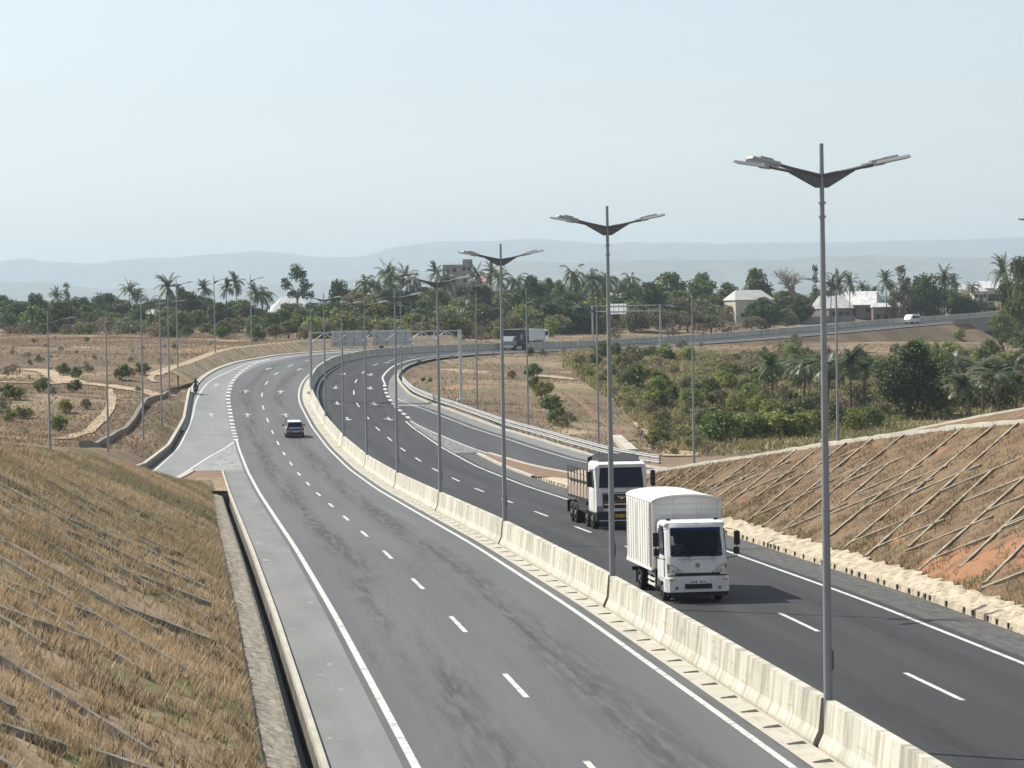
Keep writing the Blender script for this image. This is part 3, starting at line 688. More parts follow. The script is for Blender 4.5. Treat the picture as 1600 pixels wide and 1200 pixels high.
def rib(p0, p1, w, h, side):
    """raised strip on the bank between two (s,t) points"""
    n = max(2, int(abs(p1[1] - p0[1]) / .8)); rows = []
    zf = bankL if side < 0 else bankR
    dx = Vector((p1[0] - p0[0], p1[1] - p0[1])); dx.normalize(); nx = (-dx.y * w / 2, dx.x * w / 2)
    for k in np.linspace(0, 1, n + 1):
        s = p0[0] + (p1[0] - p0[0]) * k; t = p0[1] + (p1[1] - p0[1]) * k; r = []
        for a, z in ((-1, -.05), (-1, h), (1, h), (1, -.05)):
            r.append(PT(s + a * nx[0], t + a * nx[1], float(zf(s, t + a * nx[1])) + z))
        rows.append(r)
    mb = MB(); mb.strip(rows, smooth=False)
    mb.add(rows[0], [(0, 1, 2, 3)]); mb.add(rows[-1][::-1], [(0, 1, 2, 3)])
    return mb
rq = random.Random(11)
def ribs(par, side, s0, s1, step, foot, crest, m, h, wd, cross=.9, gap=0.0):
    s = s0; n = 0
    while s < s1 and n < 98:
        ct = abs(crest(s + 5)); f = abs(foot)
        # long rib climbing away from the camera
        k1 = 1.08 + rq.uniform(-.14, .14); te = ct - .15
        if te - f > .7:
            se = s + k1 * (te - f)
            te2 = min(te, abs(crest(se)) - .1)
            if te2 - f > .6 and gap and te2 - f > 3 and rq.random() < gap:
                q0, q1 = rq.uniform(.0, .35), rq.uniform(.6, 1.0); k0, k1b = f + (te2 - f) * q0, f + (te2 - f) * q1
                part('concrete_rib', rib((s + k1 * (k0 - f), side * k0), (s + k1 * (k1b - f), side * k1b), wd, h, side), m, par); n += 1
                if gap > .9 and rq.random() < .5: part('concrete_rib', rib((s + .7 + k1 * (k0 - f), side * k0), (s + .7 + k1 * .96 * (k1b - f), side * k1b), wd, h, side), m, par); n += 1
            elif te2 - f > .6:
                part('concrete_rib', rib((s, side * f), (s + k1 * (te2 - f), side * te2), wd, h, side), m, par); n += 1
        # shorter ribs crossing to the neighbour: V shapes
        for row in range(3 if side < 0 else 2):
            a0 = f + .2 + row * 2.9 + (rq.uniform(0, 2.5) if side > 0 else 0) + rq.uniform(-.3, .5); a1 = a0 + 2.4 + rq.uniform(-.5, .4)
            sa = s + k1 * (a0 - f) + step * .96; 
            # opposite diagonal: higher end is nearer the camera
            sb = sa - .62 * (a1 - a0) - .3
            if a1 < abs(crest(sb)) - .2 and a1 < abs(crest(sa)) - .1 and n < 99 and rq.random() < cross:
                part('concrete_rib', rib((sa, side * a0), (sb, side * a1), wd, h, side), m, par); n += 1
        s += step
ribs(eR, 1, 108, 214, 3.6, 11.6, crestR, M['rib'], .10, .16, .95, .5)
ribs(eL, -1, 70, 206, 5.0, -12.8, crestL, M['rib_old'], .19, .19, .3, .9)
# crest drains of the banks
cd = MB(); rows = []; rg = random.Random(8)
for s in np.arange(60, 216, 1.0):
    t = crestR(s) - .1; z = HR(s); j = rg.uniform(-.04, .04)
    rows.append([PT(s, t - .05, z - .06), PT(s, t - .02, z + .14 + j), PT(s, t + .38, z + .18 + j), PT(s, t + .55, z + .02), PT(s, t + .8, z + .02), PT(s, t + .95, z + .16), PT(s, t + 1.2, z + .12)])
cd.strip(rows, smooth=False); part('crest_drain', cd, M['concrete'], eR)
up_ = MB(); rows = []
for s in np.arange(60, 173, 1.0):
    t0 = crestR(s) + 1.05; h2 = float(HR2(s)); rows.append([PT(s, t0 + k * (h2 / .5), HR(s) + .03 + k * h2) for k in np.linspace(0, 1, 5)])
up_.strip(rows); part('upper_slope', up_, M['bank_right'], eR)
uc = MB(); rows = []
for s in np.arange(60, 174, 1.0):
    t0 = crestR(s) + 1.05 + float(HR2(s)) / .5; z = HR(s) + HR2(s); j = rg.uniform(-.02, .02)
    rows.append([PT(s, t0 - .02, z - .05), PT(s, t0, z + .13 + j), PT(s, t0 + .3, z + .13 + j), PT(s, t0 + .32, z - .1)])
uc.strip(rows, smooth=False); part('upper_kerb', uc, M['concrete'], eR)
cl = MB(); rows = []
for s in np.arange(60, 210, 1.0):
    t0 = crestL(s); z = HL(s); j = rg.uniform(-.03, .03)
    rows.append([PT(s, t0 + .05, z - .1), PT(s, t0, z + .10 + j), PT(s, t0 - .35, z + .10 + j), PT(s, t0 - .37, z - .2)])
cl.strip(rows, smooth=False); part('crest_kerb', cl, M['rib_old'], eL)

# ribs on the far left cut slope
cut = struct('left_cut_slope', bank_mesh('left_cut_slope', 352, 500, 2.0, lambda s: (float(LE(s)) - .4, float(pth(s))), lambda s, t: .5 * (LE(s) - t), 5, M['bank_left'], .03))
s = 356.0; n = 0
while s < 496 and n < 90:
    a = float(LE(s)) - .4; b = float(pth(s + 3))
    mb = MB(); rows = []
    for k in (0, .5, 1):
        ss = s + 3 * k; t = a + (b - a) * k
        rows.append([PT(ss + ds2, t, .5 * (LE(ss) - t) + z) for ds2, z in ((-.13, 0), (-.13, .16), (.13, .16), (.13, 0))])
    mb.strip(rows, smooth=False); part('concrete_rib', mb, M['rib_old'], cut); s += 2.6; n += 1

# sandy paths on the left field and eroded tracks on the right
def track(name, pix, width, m, dz=.05):
    pts = [drop(*p) for p in pix]; mb = MB(); rows = []
    # resample
    P = []
    for i in range(len(pts) - 1):
        for k in np.linspace(0, 1, 8, endpoint=False): P.append(pts[i].lerp(pts[i + 1], k))
    P.append(pts[-1])
    A = np.array([tuple(p) for p in P]); kk = np.array([1, 2, 3, 2, 1.]) / 9
    for c in (0, 1): A[:, c] = np.convolve(np.pad(A[:, c], 2, mode='edge'), kk, 'valid')
    rg = random.Random(len(pix) * 7 + int(pix[0][0]))
    for i in range(len(A)):
        d = A[min(i + 1, len(A) - 1), :2] - A[max(i - 1, 0), :2]; L = math.hypot(*d) or 1; nx = np.array([d[1], -d[0]]) / L
        wd = (width[0] + (width[1] - width[0]) * i / len(A)) * rg.uniform(.8, 1.2); r = []
        for k in (-.5, -.17, .17, .5):
            q = A[i, :2] + nx * k * wd; r.append(Vector((q[0], q[1], float(gz(np.array([q[0]]), np.array([q[1]]))[0]) + dz)))
        rows.append(r)
    mb.strip(rows); struct(name, mb, m)
track('dirt_path', [(-10, 598), (60, 600), (110, 598), (170, 604), (210, 610), (262, 622)], (2.2, 2.4), M['path'], .10)
track('dirt_path', [(40, 578), (80, 583), (100, 594), (116, 601)], (2.0, 4.5), M['path'], .12)
track('dirt_path', [(90, 688), (130, 678), (155, 660), (172, 640), (177, 625), (170, 608)], (1.2, .7), M['path'], .10)
track('dirt_path', [(244, 598), (234, 592), (240, 587), (262, 583)], (.8, .8), M['path'], .10)
track('dirt_path', [(880, 612), (910, 632), (935, 655), (960, 672), (985, 690)], (.7, 1.3), M['gore_soil'], .08)
track('eroded_soil', [(850, 590), (865, 588), (885, 592), (905, 594)], (2.5, 4.0), M['path'], .08)
track('dirt_path', [(1000, 660), (1030, 685), (1050, 705), (1065, 715)], (1.8, 3.2), M['path'], .08)
#PART2
# ---------------------------------------------------------------- median barrier
LS = [98.7 + 29.44 * k for k in range(-1, 12)]
NJ = [(-.29, 0), (-.29, .08), (-.17, .34), (-.10, 1.05), (.10, 1.05), (.17, .34), (.29, .08), (.29, -.12)]
def barrier(s0, s1, label, extra=0.0):
    mb = MB(); rows = []; uvs = []; n = max(2, int((s1 - s0) / 2.2))
    for s in np.linspace(s0, s1, n):
        ex = float(np.interp(s, [305, 335, 360, 400], [0, .3, .3, 0]))
        rows.append([PT(s, t, z + (ex if z > .9 else 0)) for t, z in NJ]); uvs.append([(float(s), z) for t, z in NJ])
    mb.strip(rows, uvs, smooth=False)
    mb.add(rows[0], [tuple(range(8))]); mb.add(rows[-1], [tuple(range(8))[::-1]])
    o = link('concrete_barrier', mb.mesh('concrete_barrier', M['barrier']))
    # origin at the section's base
    c = PT((s0 + s1) / 2, 0); o.data.transform(Matrix.Translation(-c)); o.location = c
    tag(o, label, 'barrier', 'median barrier sections')
for k in range(len(LS) - 1):
    if k == 0: lb = 'cream concrete median barrier section running in front of the nearest twin-armed lamp post'
    elif k < 9: lb = f'cream concrete median barrier section between the {ORD[k - 1]} and {ORD[k]} twin-armed lamp posts from the viewer'
    else: lb = f'concrete median barrier section on the curve, {ORD[k - 9]} one past the farthest twin-armed lamp post'
    barrier(LS[k] + .24, LS[k + 1] - .24, lb)
barrier(LS[-1] + .24, 560, 'shaded concrete median barrier beyond the far trucks, before the far gantry')
barrier(560.4, 850, 'far concrete median barrier climbing right behind the white minibus')

# ---------------------------------------------------------------- lamps
def head_mb(M4):
    a = MB(); a.box((.36, 0, .0), (.72, .25, .06), M=M4, taper=(.94, .8)); a.box((.05, 0, -.01), (.22, .14, .11), M=M4); a.box((.30, 0, .055), (.34, .10, .05), M=M4)
    return a
def make_double():
    t = thing('street_lamp', 'x', 'street lamp', group='twin-armed lamps along the median')
    p = MB(); p.tube([(0, 0, -.1), (0, 0, 4), (0, 0, 9), (0, 0, 13.05)], [.105, .09, .068, .045], 10)
    for z in (11.45, 11.75): p.tube([(0, 0, z), (0, 0, z + .05)], .085, 8)
    part('pole', p, M['galv'], t)
    bpl = MB(); bpl.box((0, 0, .03), (.36, .36, .06)); part('base_plate', bpl, M['galv'], t); sd = MB(); sd.box((.112, 0, 1.9), (.012, .11, .42)); part('service_door', sd, M['lamp_dark'], t)
    for a in (24, -24, 156, 204):
        r = Matrix.Rotation(R(a), 4, 'Z'); m = MB()
        m.tube([(.05, 0, 12.36), (.75, 0, 12.49), (1.25, 0, 12.60)], [.045, .04, .036], 6, M=r)
        m.prism([(.05, 12.36), (.05, 12.1), (.14, 12.1), (.72, 12.44), (.72, 12.5)], 'y', -.02, .02, M=r)
        am = part('arm', m, M['lamp_dark'], t)
        hm = r @ Matrix.Translation((1.2, 0, 12.60)) @ Matrix.Rotation(R(-10), 4, 'Y')
        hd = part('lamp_head', head_mb(hm), M['lamp_head'], t)
        ln = MB(); ln.box((.40, 0, -.036), (.5, .17, .014), M=hm); part('lens', ln, M['lens'], hd)
    return t
D0 = make_double()
for k in range(1, 10):
    s = LS[k]; o = D0 if k == 1 else dup(D0)
    o.location = PT(s, 0); o.rotation_euler = (0, 0, -head(s))
    if k == 9: o.scale = (.85, .85, .84)
    o['label'] = f'grey twin-armed lamp post on the median, {ORD[k - 1]} from the viewer' if k > 1 else 'tallest grey twin-armed lamp post on the median, nearest the viewer'
def make_single():
    t = thing('street_lamp', 'x', 'street lamp', group='single-armed lamps along the road edges')
    p = MB(); p.tube([(0, 0, -.6), (0, 0, 4), (0, 0, 9), (0, 0, 12.6)], [.10, .085, .065, .045], 8); part('pole', p, M['galv'], t)
    m = MB(); m.tube([(.04, 0, 11.75), (.7, 0, 11.95), (1.3, 0, 12.08)], [.045, .04, .035], 6); m.prism([(.05, 11.75), (.05, 11.45), (.7, 11.92)], 'y', -.02, .02); part('arm', m, M['lamp_dark'], t)
    hm = Matrix.Translation((1.25, 0, 12.08)) @ Matrix.Rotation(R(-9), 4, 'Y')
    hd = part('lamp_head', head_mb(hm), M['lamp_head'], t)
    ln = MB(); ln.box((.40, 0, -.036), (.5, .17, .014), M=hm); part('lens', ln, M['lens'], hd)
    return t
Sg = make_single(); first = True
left_l = [(74, 486, 180), (165, 488, 207), (220, 466, 232), (249, 463, 254), (262, 463, 284), (275, 435, 316), (334, 430, 347), (391, 429, 376)]
for k, (px, py, Y) in enumerate(left_l):
    p = at(px, py, Y); o = Sg if first else dup(Sg); first = False
    o.location = (p.x, p.y, p.z - 12.6); o.rotation_euler = (0, 0, .1)
    o['label'] = 'single-armed lamp post by the left ramp, ' + ('leftmost in the photo' if k == 0 else f'{ORD[k]} from the left')
right_l = [(822, 450, 250, 'the only one rising beside the third tall median lamp'), (743, 458, 284, 'standing just right of the sign gantry post'), (625, 445, 327, 'where the right guardrail begins'), (642, 472, 380, 'smallest, just past the start of the guardrail'),
           (932, 470, 218, 'seen behind the second tall median lamp'), (1081, 467, 193, 'standing where the concrete ribbed slope begins'), (1306, 424, 163, 'rising from behind the right slope, beside the nearest tall lamp')]
for px, py, Y, lb in right_l:
    p = at(px, py, Y); o = dup(Sg); sc = 1.0
    z0 = p.z - 12.6; g = float(gz(np.array([p.x]), np.array([p.y]))[0])
    if abs(z0 - g) > .4 and g < z0: o.scale = (1, 1, (p.z - g) / 12.6); z0 = g
    o.location = (p.x, p.y, z0); o.rotation_euler = (0, 0, PI - .1)
    o['label'] = 'single-armed lamp ' + lb
o = dup(Sg); o.location = (27.45, 135, 14.6 - 12.6); o.rotation_euler = (0, 0, PI); o['label'] = 'lamp whose arm tip just enters the photo at its right edge'
for px, py, Y, lb in [(1588, 463, 640, 'slim far bridge lamp nearest the right photo edge'), (1529, 440, 660, 'slim far bridge lamp left of the other bridge lamp')]:
    p = at(px, py, Y); o = dup(Sg); o.location = (p.x, p.y, p.z - 12.6); o.rotation_euler = (0, 0, PI / 2); o['label'] = lb

# ---------------------------------------------------------------- gantries, signs, guardrail
def gantry(s, t0, t1, H, z0, z1, bay, label, panels, lo=.0, deep=.9, thick=.07, pw=.34, s2=None, gm='galv_light'):
    a, b = PT(s, t0), PT(s2 or s, t1); L = (b - a).length; o = thing('sign_gantry', label, 'gantry', (a.x, a.y, a.z), math.atan2(b.y - a.y, b.x - a.x))
    dz = b.z - a.z
    for x, zb in ((0, z0), (L, z1)):
        p = MB(); p.box((x, 0, (H + zb) / 2), (pw, pw, H - zb)); p.box((x, 0, zb + .15), (.9, .9, .3)); part('post', p, M[gm], o)
    tr = MB(); zt, zb = H - .12, H - 1.12
    for y in (-deep / 2, deep / 2):
        for z in (zt, zb): tr.box((L / 2, y, z), (L - .34, thick * 1.3, thick * 1.6))
        nb = int(L / bay)
        for k in range(nb):
            x0, x1 = .2 + (L - .4) * k / nb, .2 + (L - .4) * (k + 1) / nb
            e = (zb, zt) if k % 2 == 0 else (zt, zb)
            tr.tube([(x0, y, e[0]), (x1, y, e[1])], thick * .7, 5)
            tr.box((x1, y, (zt + zb) / 2), (thick, thick, zt - zb))
    for k in range(8):
        x = .3 + (L - .6) * k / 7
        for z in (zt, zb): tr.box((x, 0, z), (thick, deep, thick))
    part('truss', tr, M[gm], o)
    for (x0, x1, zc, h) in panels:
        sp = MB(); sp.box(((x0 + x1) / 2, deep / 2 + .12, zc), (x1 - x0, .06, h))
        f = part('sign_panel', sp, M['panel_back'], o)
        br = MB()
        for q in range(4): br.box((x0 + (x1 - x0) * (q + .5) / 4, deep / 2 + .06, zc), (.07, .06, h * .96))
        part('bracket', br, M['galv'], f)
    return o
gantry(337, .0, 16.45, 7.4, 0.6, -.55, 1.35, 'pale steel truss sign gantry standing across the right-hand carriageway', [(2.3, 6.3, 6.6, 1.75), (6.8, 11.0, 6.6, 1.75)])
gantry(545, -12, 10, 6.6, -.2, -.9, 30, 'small far sign gantry behind the second tall lamp, over the climbing road', [(4.6, 12.6, 5.9, 1.9)], thick=.06, pw=.26, s2=530, gm='galv')
# the small dark green road sign beyond the barrier
p = at(621, 541, 470); o = thing('road_sign', 'small dark green road sign board seen over the far barrier', 'sign', (p.x, p.y, p.z - 1.4))
b = MB(); b.box((0, 0, 1.75), (2.6, .06, .75)); part('board', b, M['signgreen'], o)
for x in (-.9, .9): q = MB(); q.tube([(x, .08, 0), (x, .08, 1.9)], .05, 6); part('post', q, M['galv'], o)
# guardrail along the right ramp
def guardrail():
    s0, s1 = 238, 358
    tf = lambda s: float(RO(s)) + float(np.interp(s, [238, 330, 358], [.75, .55, .25]))
    o = thing('guardrail', 'double white steel guardrail along the outer edge of the right ramp', 'guardrail', PT(s0, tf(s0)))
    base_ = o.location.copy()
    for zc in (.42, .78):
        mb = MB(); rows = []
        for s in np.linspace(s0, s1, 60):
            rows.append([PT(s, tf(s) + a, zc + z) - base_ for a, z in ((0, -.12), (-.07, -.08), (-.02, 0), (-.07, .08), (0, .12), (.03, .12), (.03, -.12))])
        mb.strip(rows, smooth=False); mb.add(rows[0], [tuple(range(7))]); part('rail', mb, M['rail'], o)
    s = s0 + .3
    while s < s1:
        p = MB(); a = PT(s, tf(s) + .1) - base_; p.box((a.x, a.y, a.z + .28), (.12, .12, 1.2), rot=(0, 0, -head(s))); part('post', p, M['rail'], o); s += 3.0
guardrail()
# stone wall / parapet along the left ramp and the drain wall behind it
def wall_pix(name, label, cat, pts, h, th, m, sink=.4, cap=None):
    P = [Vector(p) for p in pts]; c = P[0].copy(); mb = MB(); rows = []; capm = MB(); cr = []
    for i, p in enumerate(P):
        d = (P[min(i + 1, len(P) - 1)] - P[max(i - 1, 0)]); d.z = 0; d.normalize(); nx = Vector((d.y, -d.x, 0)) * th / 2; q = p - c
        rows.append([q - nx + Vector((0, 0, -sink)), q - nx + Vector((0, 0, h)), q + nx + Vector((0, 0, h)), q + nx + Vector((0, 0, -sink))])
        n2 = nx * 1.25; cr.append([q - n2 + Vector((0, 0, h + .002)), q - n2 + Vector((0, 0, h + .10)), q + n2 + Vector((0, 0, h + .10)), q + n2 + Vector((0, 0, h + .002))])
    mb.strip(rows, smooth=False); mb.add(rows[0], [(0, 1, 2, 3)]); mb.add(rows[-1], [(3, 2, 1, 0)])
    o = thing(name, label, cat, c); part('wall', mb, m, o)
    if cap: capm.strip(cr, smooth=False); capm.add(cr[0], [(0, 1, 2, 3)]); capm.add(cr[-1], [(3, 2, 1, 0)]); part('coping', capm, cap, o)
    return o
wall_pix('parapet_wall', 'low stone parapet with pale coping curving along the left ramp edge', 'wall', [PT(s, float(LE(s)) - .15 - (.25 if s < 250 else 0), float(rampL(s))) for s in np.arange(222, 344, 2.0)], .5, .22, M['stone_dark'], cap=M['concrete'])
def resamp(P, n=6):
    out = []
    for i in range(len(P) - 1):
        for k in range(n): out.append(P[i].lerp(P[i + 1], k / n))
    return out + [P[-1]]
dw = resamp([at(128, 713, 205), at(150, 698, 216), at(180, 682, 232), at(212, 662, 255), at(238, 642, 281), at(262, 632, 296)])
wall_pix('drain_wall', 'grey stone drain wall across the dry field left of the ramp', 'wall', [Vector((p.x, p.y, float(gz(np.array([p.x]), np.array([p.y]))[0]) - .35)) for p in dw], .8, .3, M['stone_dark'], sink=1.5, cap=M['stone_dark'])
wp = [drop(963, 688), drop(973, 698), drop(988, 712)]
o = wall_pix('headwall', 'slanting pale concrete headwall behind the guardrail on the eroded ground', 'wall', resamp([w.copy() for w in wp], 3), .5, .9, M['concrete'])

# ---------------------------------------------------------------- vehicles (local +Y forward, +X to the vehicle's right)
def wheel(par, x, y, r, wd, dual=False, lab='wheel'):
    t = MB(); Mx = Matrix.Translation((x, y, r))
    prof = [(-wd / 2, r * .55), (-wd / 2, r * .93), (-wd * .38, r), (wd * .38, r), (wd / 2, r * .93), (wd / 2, r * .55)]
    n = 20; rows = [[Mx @ Vector((a, b * math.cos(2 * PI * k / n), b * math.sin(2 * PI * k / n))) for a, b in prof] for k in range(n + 1)]
    t.strip(rows); o = part('wheel', t, M['rubber'], par)
    m = MB(); sg = 1 if x > 0 else -1
    m.tube([(x - wd * .3, y, r), (x + wd * .3, y, r)], r * .58, 16, smooth=False); m.tube([(x, y, r), (x + sg * wd * .52, y, r)], r * .22, 10)
    part('rim', m, M['rim'], o)
    return o
def rrect(w, h, r, z0, y, n=4, x0=0):
    pts = []
    for cx, cz, a0 in ((w / 2 - r, h - r, 0), (-w / 2 + r, h - r, 90), (-w / 2 + r, r, 180), (w / 2 - r, r, 270)):
        for k in range(n + 1):
            a = R(a0 + 90 * k / n); pts.append((x0 + cx + r * math.cos(a), y, z0 + cz + r * math.sin(a)))
    return pts
def panel(mb, pts, off=0.0, mi=0):
    """quad/poly pane from ordered corner points, thin"""
    p = [Vector(q) for q in pts]; n = (p[1] - p[0]).cross(p[2] - p[0]).normalized()
    a = [q + n * off for q in p]; k = len(a); b = [q - n * .012 for q in a]
    mb.add(a + b, [tuple(range(k)), tuple(range(k, 2 * k))[::-1]] + [(i, k + i, k + (i + 1) % k, (i + 1) % k) for i in range(k)], mi=mi)

def box_truck():
    s, t = 129.0, 2.98; rz = -head(s) + PI
    c = PT(s + 3.5, t); o = thing('box_truck', 'white box truck with ribbed cargo body in the inner lane, driving toward the viewer', 'truck', c, rz)
    o.rotation_euler = (math.atan2(PT(s, t).z - PT(s + 7, t).z, 7.0), 0, rz)
    # front at y=3.5
    F0 = 3.5
    ch = MB()
    for x in (-.42, .42): ch.box((x, -.3, .72), (.12, 6.4, .2))
    ch.box((0, F0 - 1.2, .62), (1.5, 1.3, .35)); ch.box((0, -2.2, .5), (1.6, .2, .2)); ch.box((0, F0 - 1.0, .5), (1.6, .16, .16)); ch.box((0, -3.3, .62), (2.1, .12, .14))
    part('chassis', ch, M['chassis'], o)
    # cab: sections from rear to front
    W = 2.08
    cab = MB()
    def sec(y, w, z0, z1, r): return rrect(w, z1 - z0, r, z0, y)
    cab.loft([sec(F0 - 1.72, W - .04, .62, 2.58, .12), sec(F0 - 1.66, W, .6, 2.64, .16), sec(F0 - 1.30, W, .6, 2.66, .16)])
    cab.loft([sec(F0 - 1.32, W - .004, .6, 1.46, .1), sec(F0 - .36, W - .05, .6, 1.46, .1)])
    cab.loft([sec(F0 - 1.4, W - .02, 2.44, 2.665, .1), sec(F0 - .7, W - .03, 2.44, 2.67, .1), sec(F0 - .44, W - .06, 2.46, 2.60, .06)])
    hwb = lambda z: (W - .03) / 2 - max(0, (z - 1.5)) * .035
    for lo in (True, False):
        rows = []
        for dy, z in ([(0, .62), (0, .98), (-.015, 1.22), (-.045, 1.46), (-.06, 1.54)] if lo else [(-.335, 2.42), (-.36, 2.5), (-.42, 2.58)]):
            hw = hwb(z); y = F0 + dy
            rows.append([(-hw, y - .36, z), (-hw + .02, y - .12, z), (-hw + .16, y, z), (-.5, y + .035, z), (.5, y + .035, z), (hw - .16, y, z), (hw - .02, y - .12, z), (hw, y - .36, z)])
        cab.strip([r[::-1] for r in rows], smooth=True)
        if lo: cab.add(rows[0], [tuple(range(8))])
    for sg in (-1, 1):
        prof_ = []
        for dy, z in ((-.06, 1.5), (-.20, 2.0), (-.34, 2.46)):
            hw = hwb(z); y = F0 + dy; prof_.append([(sg * hw, y - .40, z), (sg * hw, y - .30, z), (sg * (hw - .02), y - .12, z), (sg * (hw - .13), y - .01, z), (sg * (hw - .17), y - .03, z), (sg * (hw - .06), y - .40, z)][::sg])
        cab.loft(prof_)
    cb = part('cab', cab, M['white'], o)
    gl = MB(); rows = []
    for dy, z in ((-.055, 1.52), (-.13, 1.78), (-.215, 2.06), (-.335, 2.44)):
        hw = (W - .03) / 2 - max(0, (z - 1.5)) * .035 - .13; y = F0 + dy + .02
        rows.append([(-hw - .03, y - .10, z), (-hw + .10, y + .015, z), (-.45, y + .04, z), (.45, y + .04, z), (hw - .10, y + .015, z), (hw + .03, y - .10, z)])
    gl.strip([r[::-1] for r in rows]); wsn = part('windscreen', gl, M['screen'], cb)
    it = MB(); it.box((0, F0 - 1.285, 1.95), (W - .2, .03, 1.0)); it.box((0, F0 - .42, 1.44), (W - .3, .6, .12)); it.box((0, F0 - .85, 1.42), (W - .3, .8, .08))
    for x in (-.55, .5): it.box((x, F0 - 1.18, 1.75), (.5, .16, .62)); it.box((x, F0 - 1.16, 2.16), (.28, .1, .2))
    part('interior', it, M['interior'], cb)
    swm = MB(); swm.tube([(.5 + .19 * math.cos(q), F0 - .72 + .05 * math.sin(q), 1.66 + .17 * math.sin(q)) for q in np.linspace(0, 2 * PI, 17)], .016, 5, caps=False); part('steering_wheel', swm, M['interior'], cb)
    wi = MB(); wi.tube([(-.6, F0 + .03, 1.5), (-.1, F0 - .02, 1.72)], .012, 5); wi.tube([(.25, F0 + .03, 1.5), (.75, F0 - .04, 1.70)], .012, 5); part('wiper', wi, M['black'], wsn)
    tb = MB(); rows = []
    for dy, z in ((-.30, 2.34), (-.348, 2.46)):
        hw = (W - .03) / 2 - max(0, (z - 1.5)) * .035 - .16; y = F0 + dy + .032
        rows.append([(-hw, y - .02, z), (-.45, y + .022, z), (.45, y + .022, z), (hw, y - .02, z)])
    tb.strip([r[::-1] for r in rows]); part('tint_band', tb, M['tint'], wsn)
    st = MB(); st.box((.80, F0 - .155, 2.05), (.09, .02, .3), rot=(R(17), 0, 0)); part('sticker', st, M['signback'], wsn)
    for sg in (-1, 1):
        dr = MB(); x = sg * (W / 2 + .012)
        panel(dr, [(x, F0 - 1.5, .78), (x, F0 - .42, .78), (x, F0 - .42, 1.55), (x, F0 - 1.5, 1.55)][::sg], 0); door = part('door', dr, M['white'], cb)
        wn = MB(); panel(wn, [(x, F0 - 1.45, 1.62), (x, F0 - .40, 1.55), (x, F0 - .62, 2.38), (x, F0 - 1.42, 2.4)][::sg], .004); part('window', wn, M['glass'], door)
        h = MB(); h.box((x + sg * .02, F0 - 1.35, 1.42), (.03, .16, .05)); part('handle', h, M['black'], door)
        hl = MB(); rows = []
        for z, i, yo in ((.97, .92, 0), (1.16, .62, 0), (1.24, .5, -.01)):
            pass
        hw = W / 2 - .03
        poly = [(hw - .02, .97), (hw - .02, 1.28), (hw - .16, 1.26), (hw - .52, 1.02), (hw - .5, .95)]
        mb2 = MB(); pts = []
        for xx, z in poly:
            yy = F0 + (.02 if xx < hw - .12 else -.11) + .018; pts.append((sg * xx, yy, z))
        panel(mb2, pts[::sg], .01); hlp = part('headlight', mb2, M['headlight'], cb)
        for q in (0, 1):
            lm = MB(); xx = hw - .2 - q * .14; lm.tube([(sg * xx, F0 + .03, 1.06), (sg * xx, F0 + .056, 1.06)], .055, 10); part('lamp_bowl', lm, M['chrome'], hlp)
        am = MB(); am.box((sg * (hw - .03), F0 - .07, 1.18), (.05, .10, .07)); part('indicator', am, M['amber'], cb)
        mi = MB(); xm = sg * (W / 2 + .32)
        mi.tube([(sg * W / 2 * .98, F0 - .30, 2.42), (xm, F0 - .12, 2.36), (xm, F0 - .12, 1.5), (sg * W / 2 * .98, F0 - .3, 1.42)], .016, 5)
        mr = part('mirror_arm', mi, M['black'], cb)
        mm = MB(); mm.box((xm, F0 - .10, 2.1), (.2, .1, .46), rot=(0, 0, sg * .15)); mm.box((xm - sg * .02, F0 - .10, 1.68), (.19, .1, .24)); part('mirror', mm, M['black'], mr, bevel=.02)
    gr = MB(); gr.box((0, F0 + .035, .955), (1.5, .03, .06)); gr.box((0, F0 + .03, .9), (W - .1, .03, .04)); part('grille_slot', gr, M['black'], cb)
    em = MB(); em.tube([(0, F0 + .03, 1.24), (0, F0 + .05, 1.24)], .075, 16); em.box((0, F0 + .052, 1.24), (.02, .01, .13)); part('emblem', em, M['silver'], cb)
    le = MB(); 
    for k in range(15): le.box((-.62 + k * .088, F0 + .043 , 1.435), (.035 + .02 * (k % 3), .004, .035))
    part('faded_lettering', le, M['signback'], cb)
    bm = MB(); bm.loft([[(-1.07, F0 - .4, .38), (-1.07, F0 - .1, .36), (-.95, F0 + .1, .36), (.95, F0 + .1, .36), (1.07, F0 - .1, .36), (1.07, F0 - .4, .38)], [(-1.07, F0 - .4, .82), (-1.07, F0 - .1, .82), (-.95, F0 + .12, .82), (.95, F0 + .12, .82), (1.07, F0 - .1, .82), (1.07, F0 - .4, .82)]])
    bp = part('bumper', bm, M['white'], o)
    q = MB(); q.box((0, F0 + .125, .55), (.9, .03, .16)); part('bumper_opening', q, M['black'], bp)
    q = MB(); q.box((0, F0 + .145, .69), (.52, .02, .12)); npl = part('number_plate', q, M['boxwhite'], bp)
    q = MB()
    for k in range(7):
        if k != 3: q.box((-.21 + k * .07, F0 + .157, .69), (.035, .004, .07))
    part('plate_characters', q, M['chassis'], npl)
    q = MB(); q.box((0, F0 - .12, .3), (2.0, .3, .16)); q.box((0, F0 - .6, .42), (1.5, .5, .3)); part('shade_valance', q, M['black'], bp)  # black boxes added to darken the shaded underside below the bumper
    for sg in (-1, 1):
        q = MB(); q.tube([(sg * .72, F0 + .10, .5), (sg * .72, F0 + .13, .5)], .06, 10); part('fog_lamp', q, M['headlight'], bp)
        q = MB(); q.box((sg * .9, F0 + .11, .76), (.16, .03, .04)); part('reflector', q, M['amber'], bp)
    vn = MB()
    for x in (-.8, .8): vn.box((x, F0 - .9, 2.7), (.1, .3, .06))
    part('roof_rail', vn, M['black'], cb)
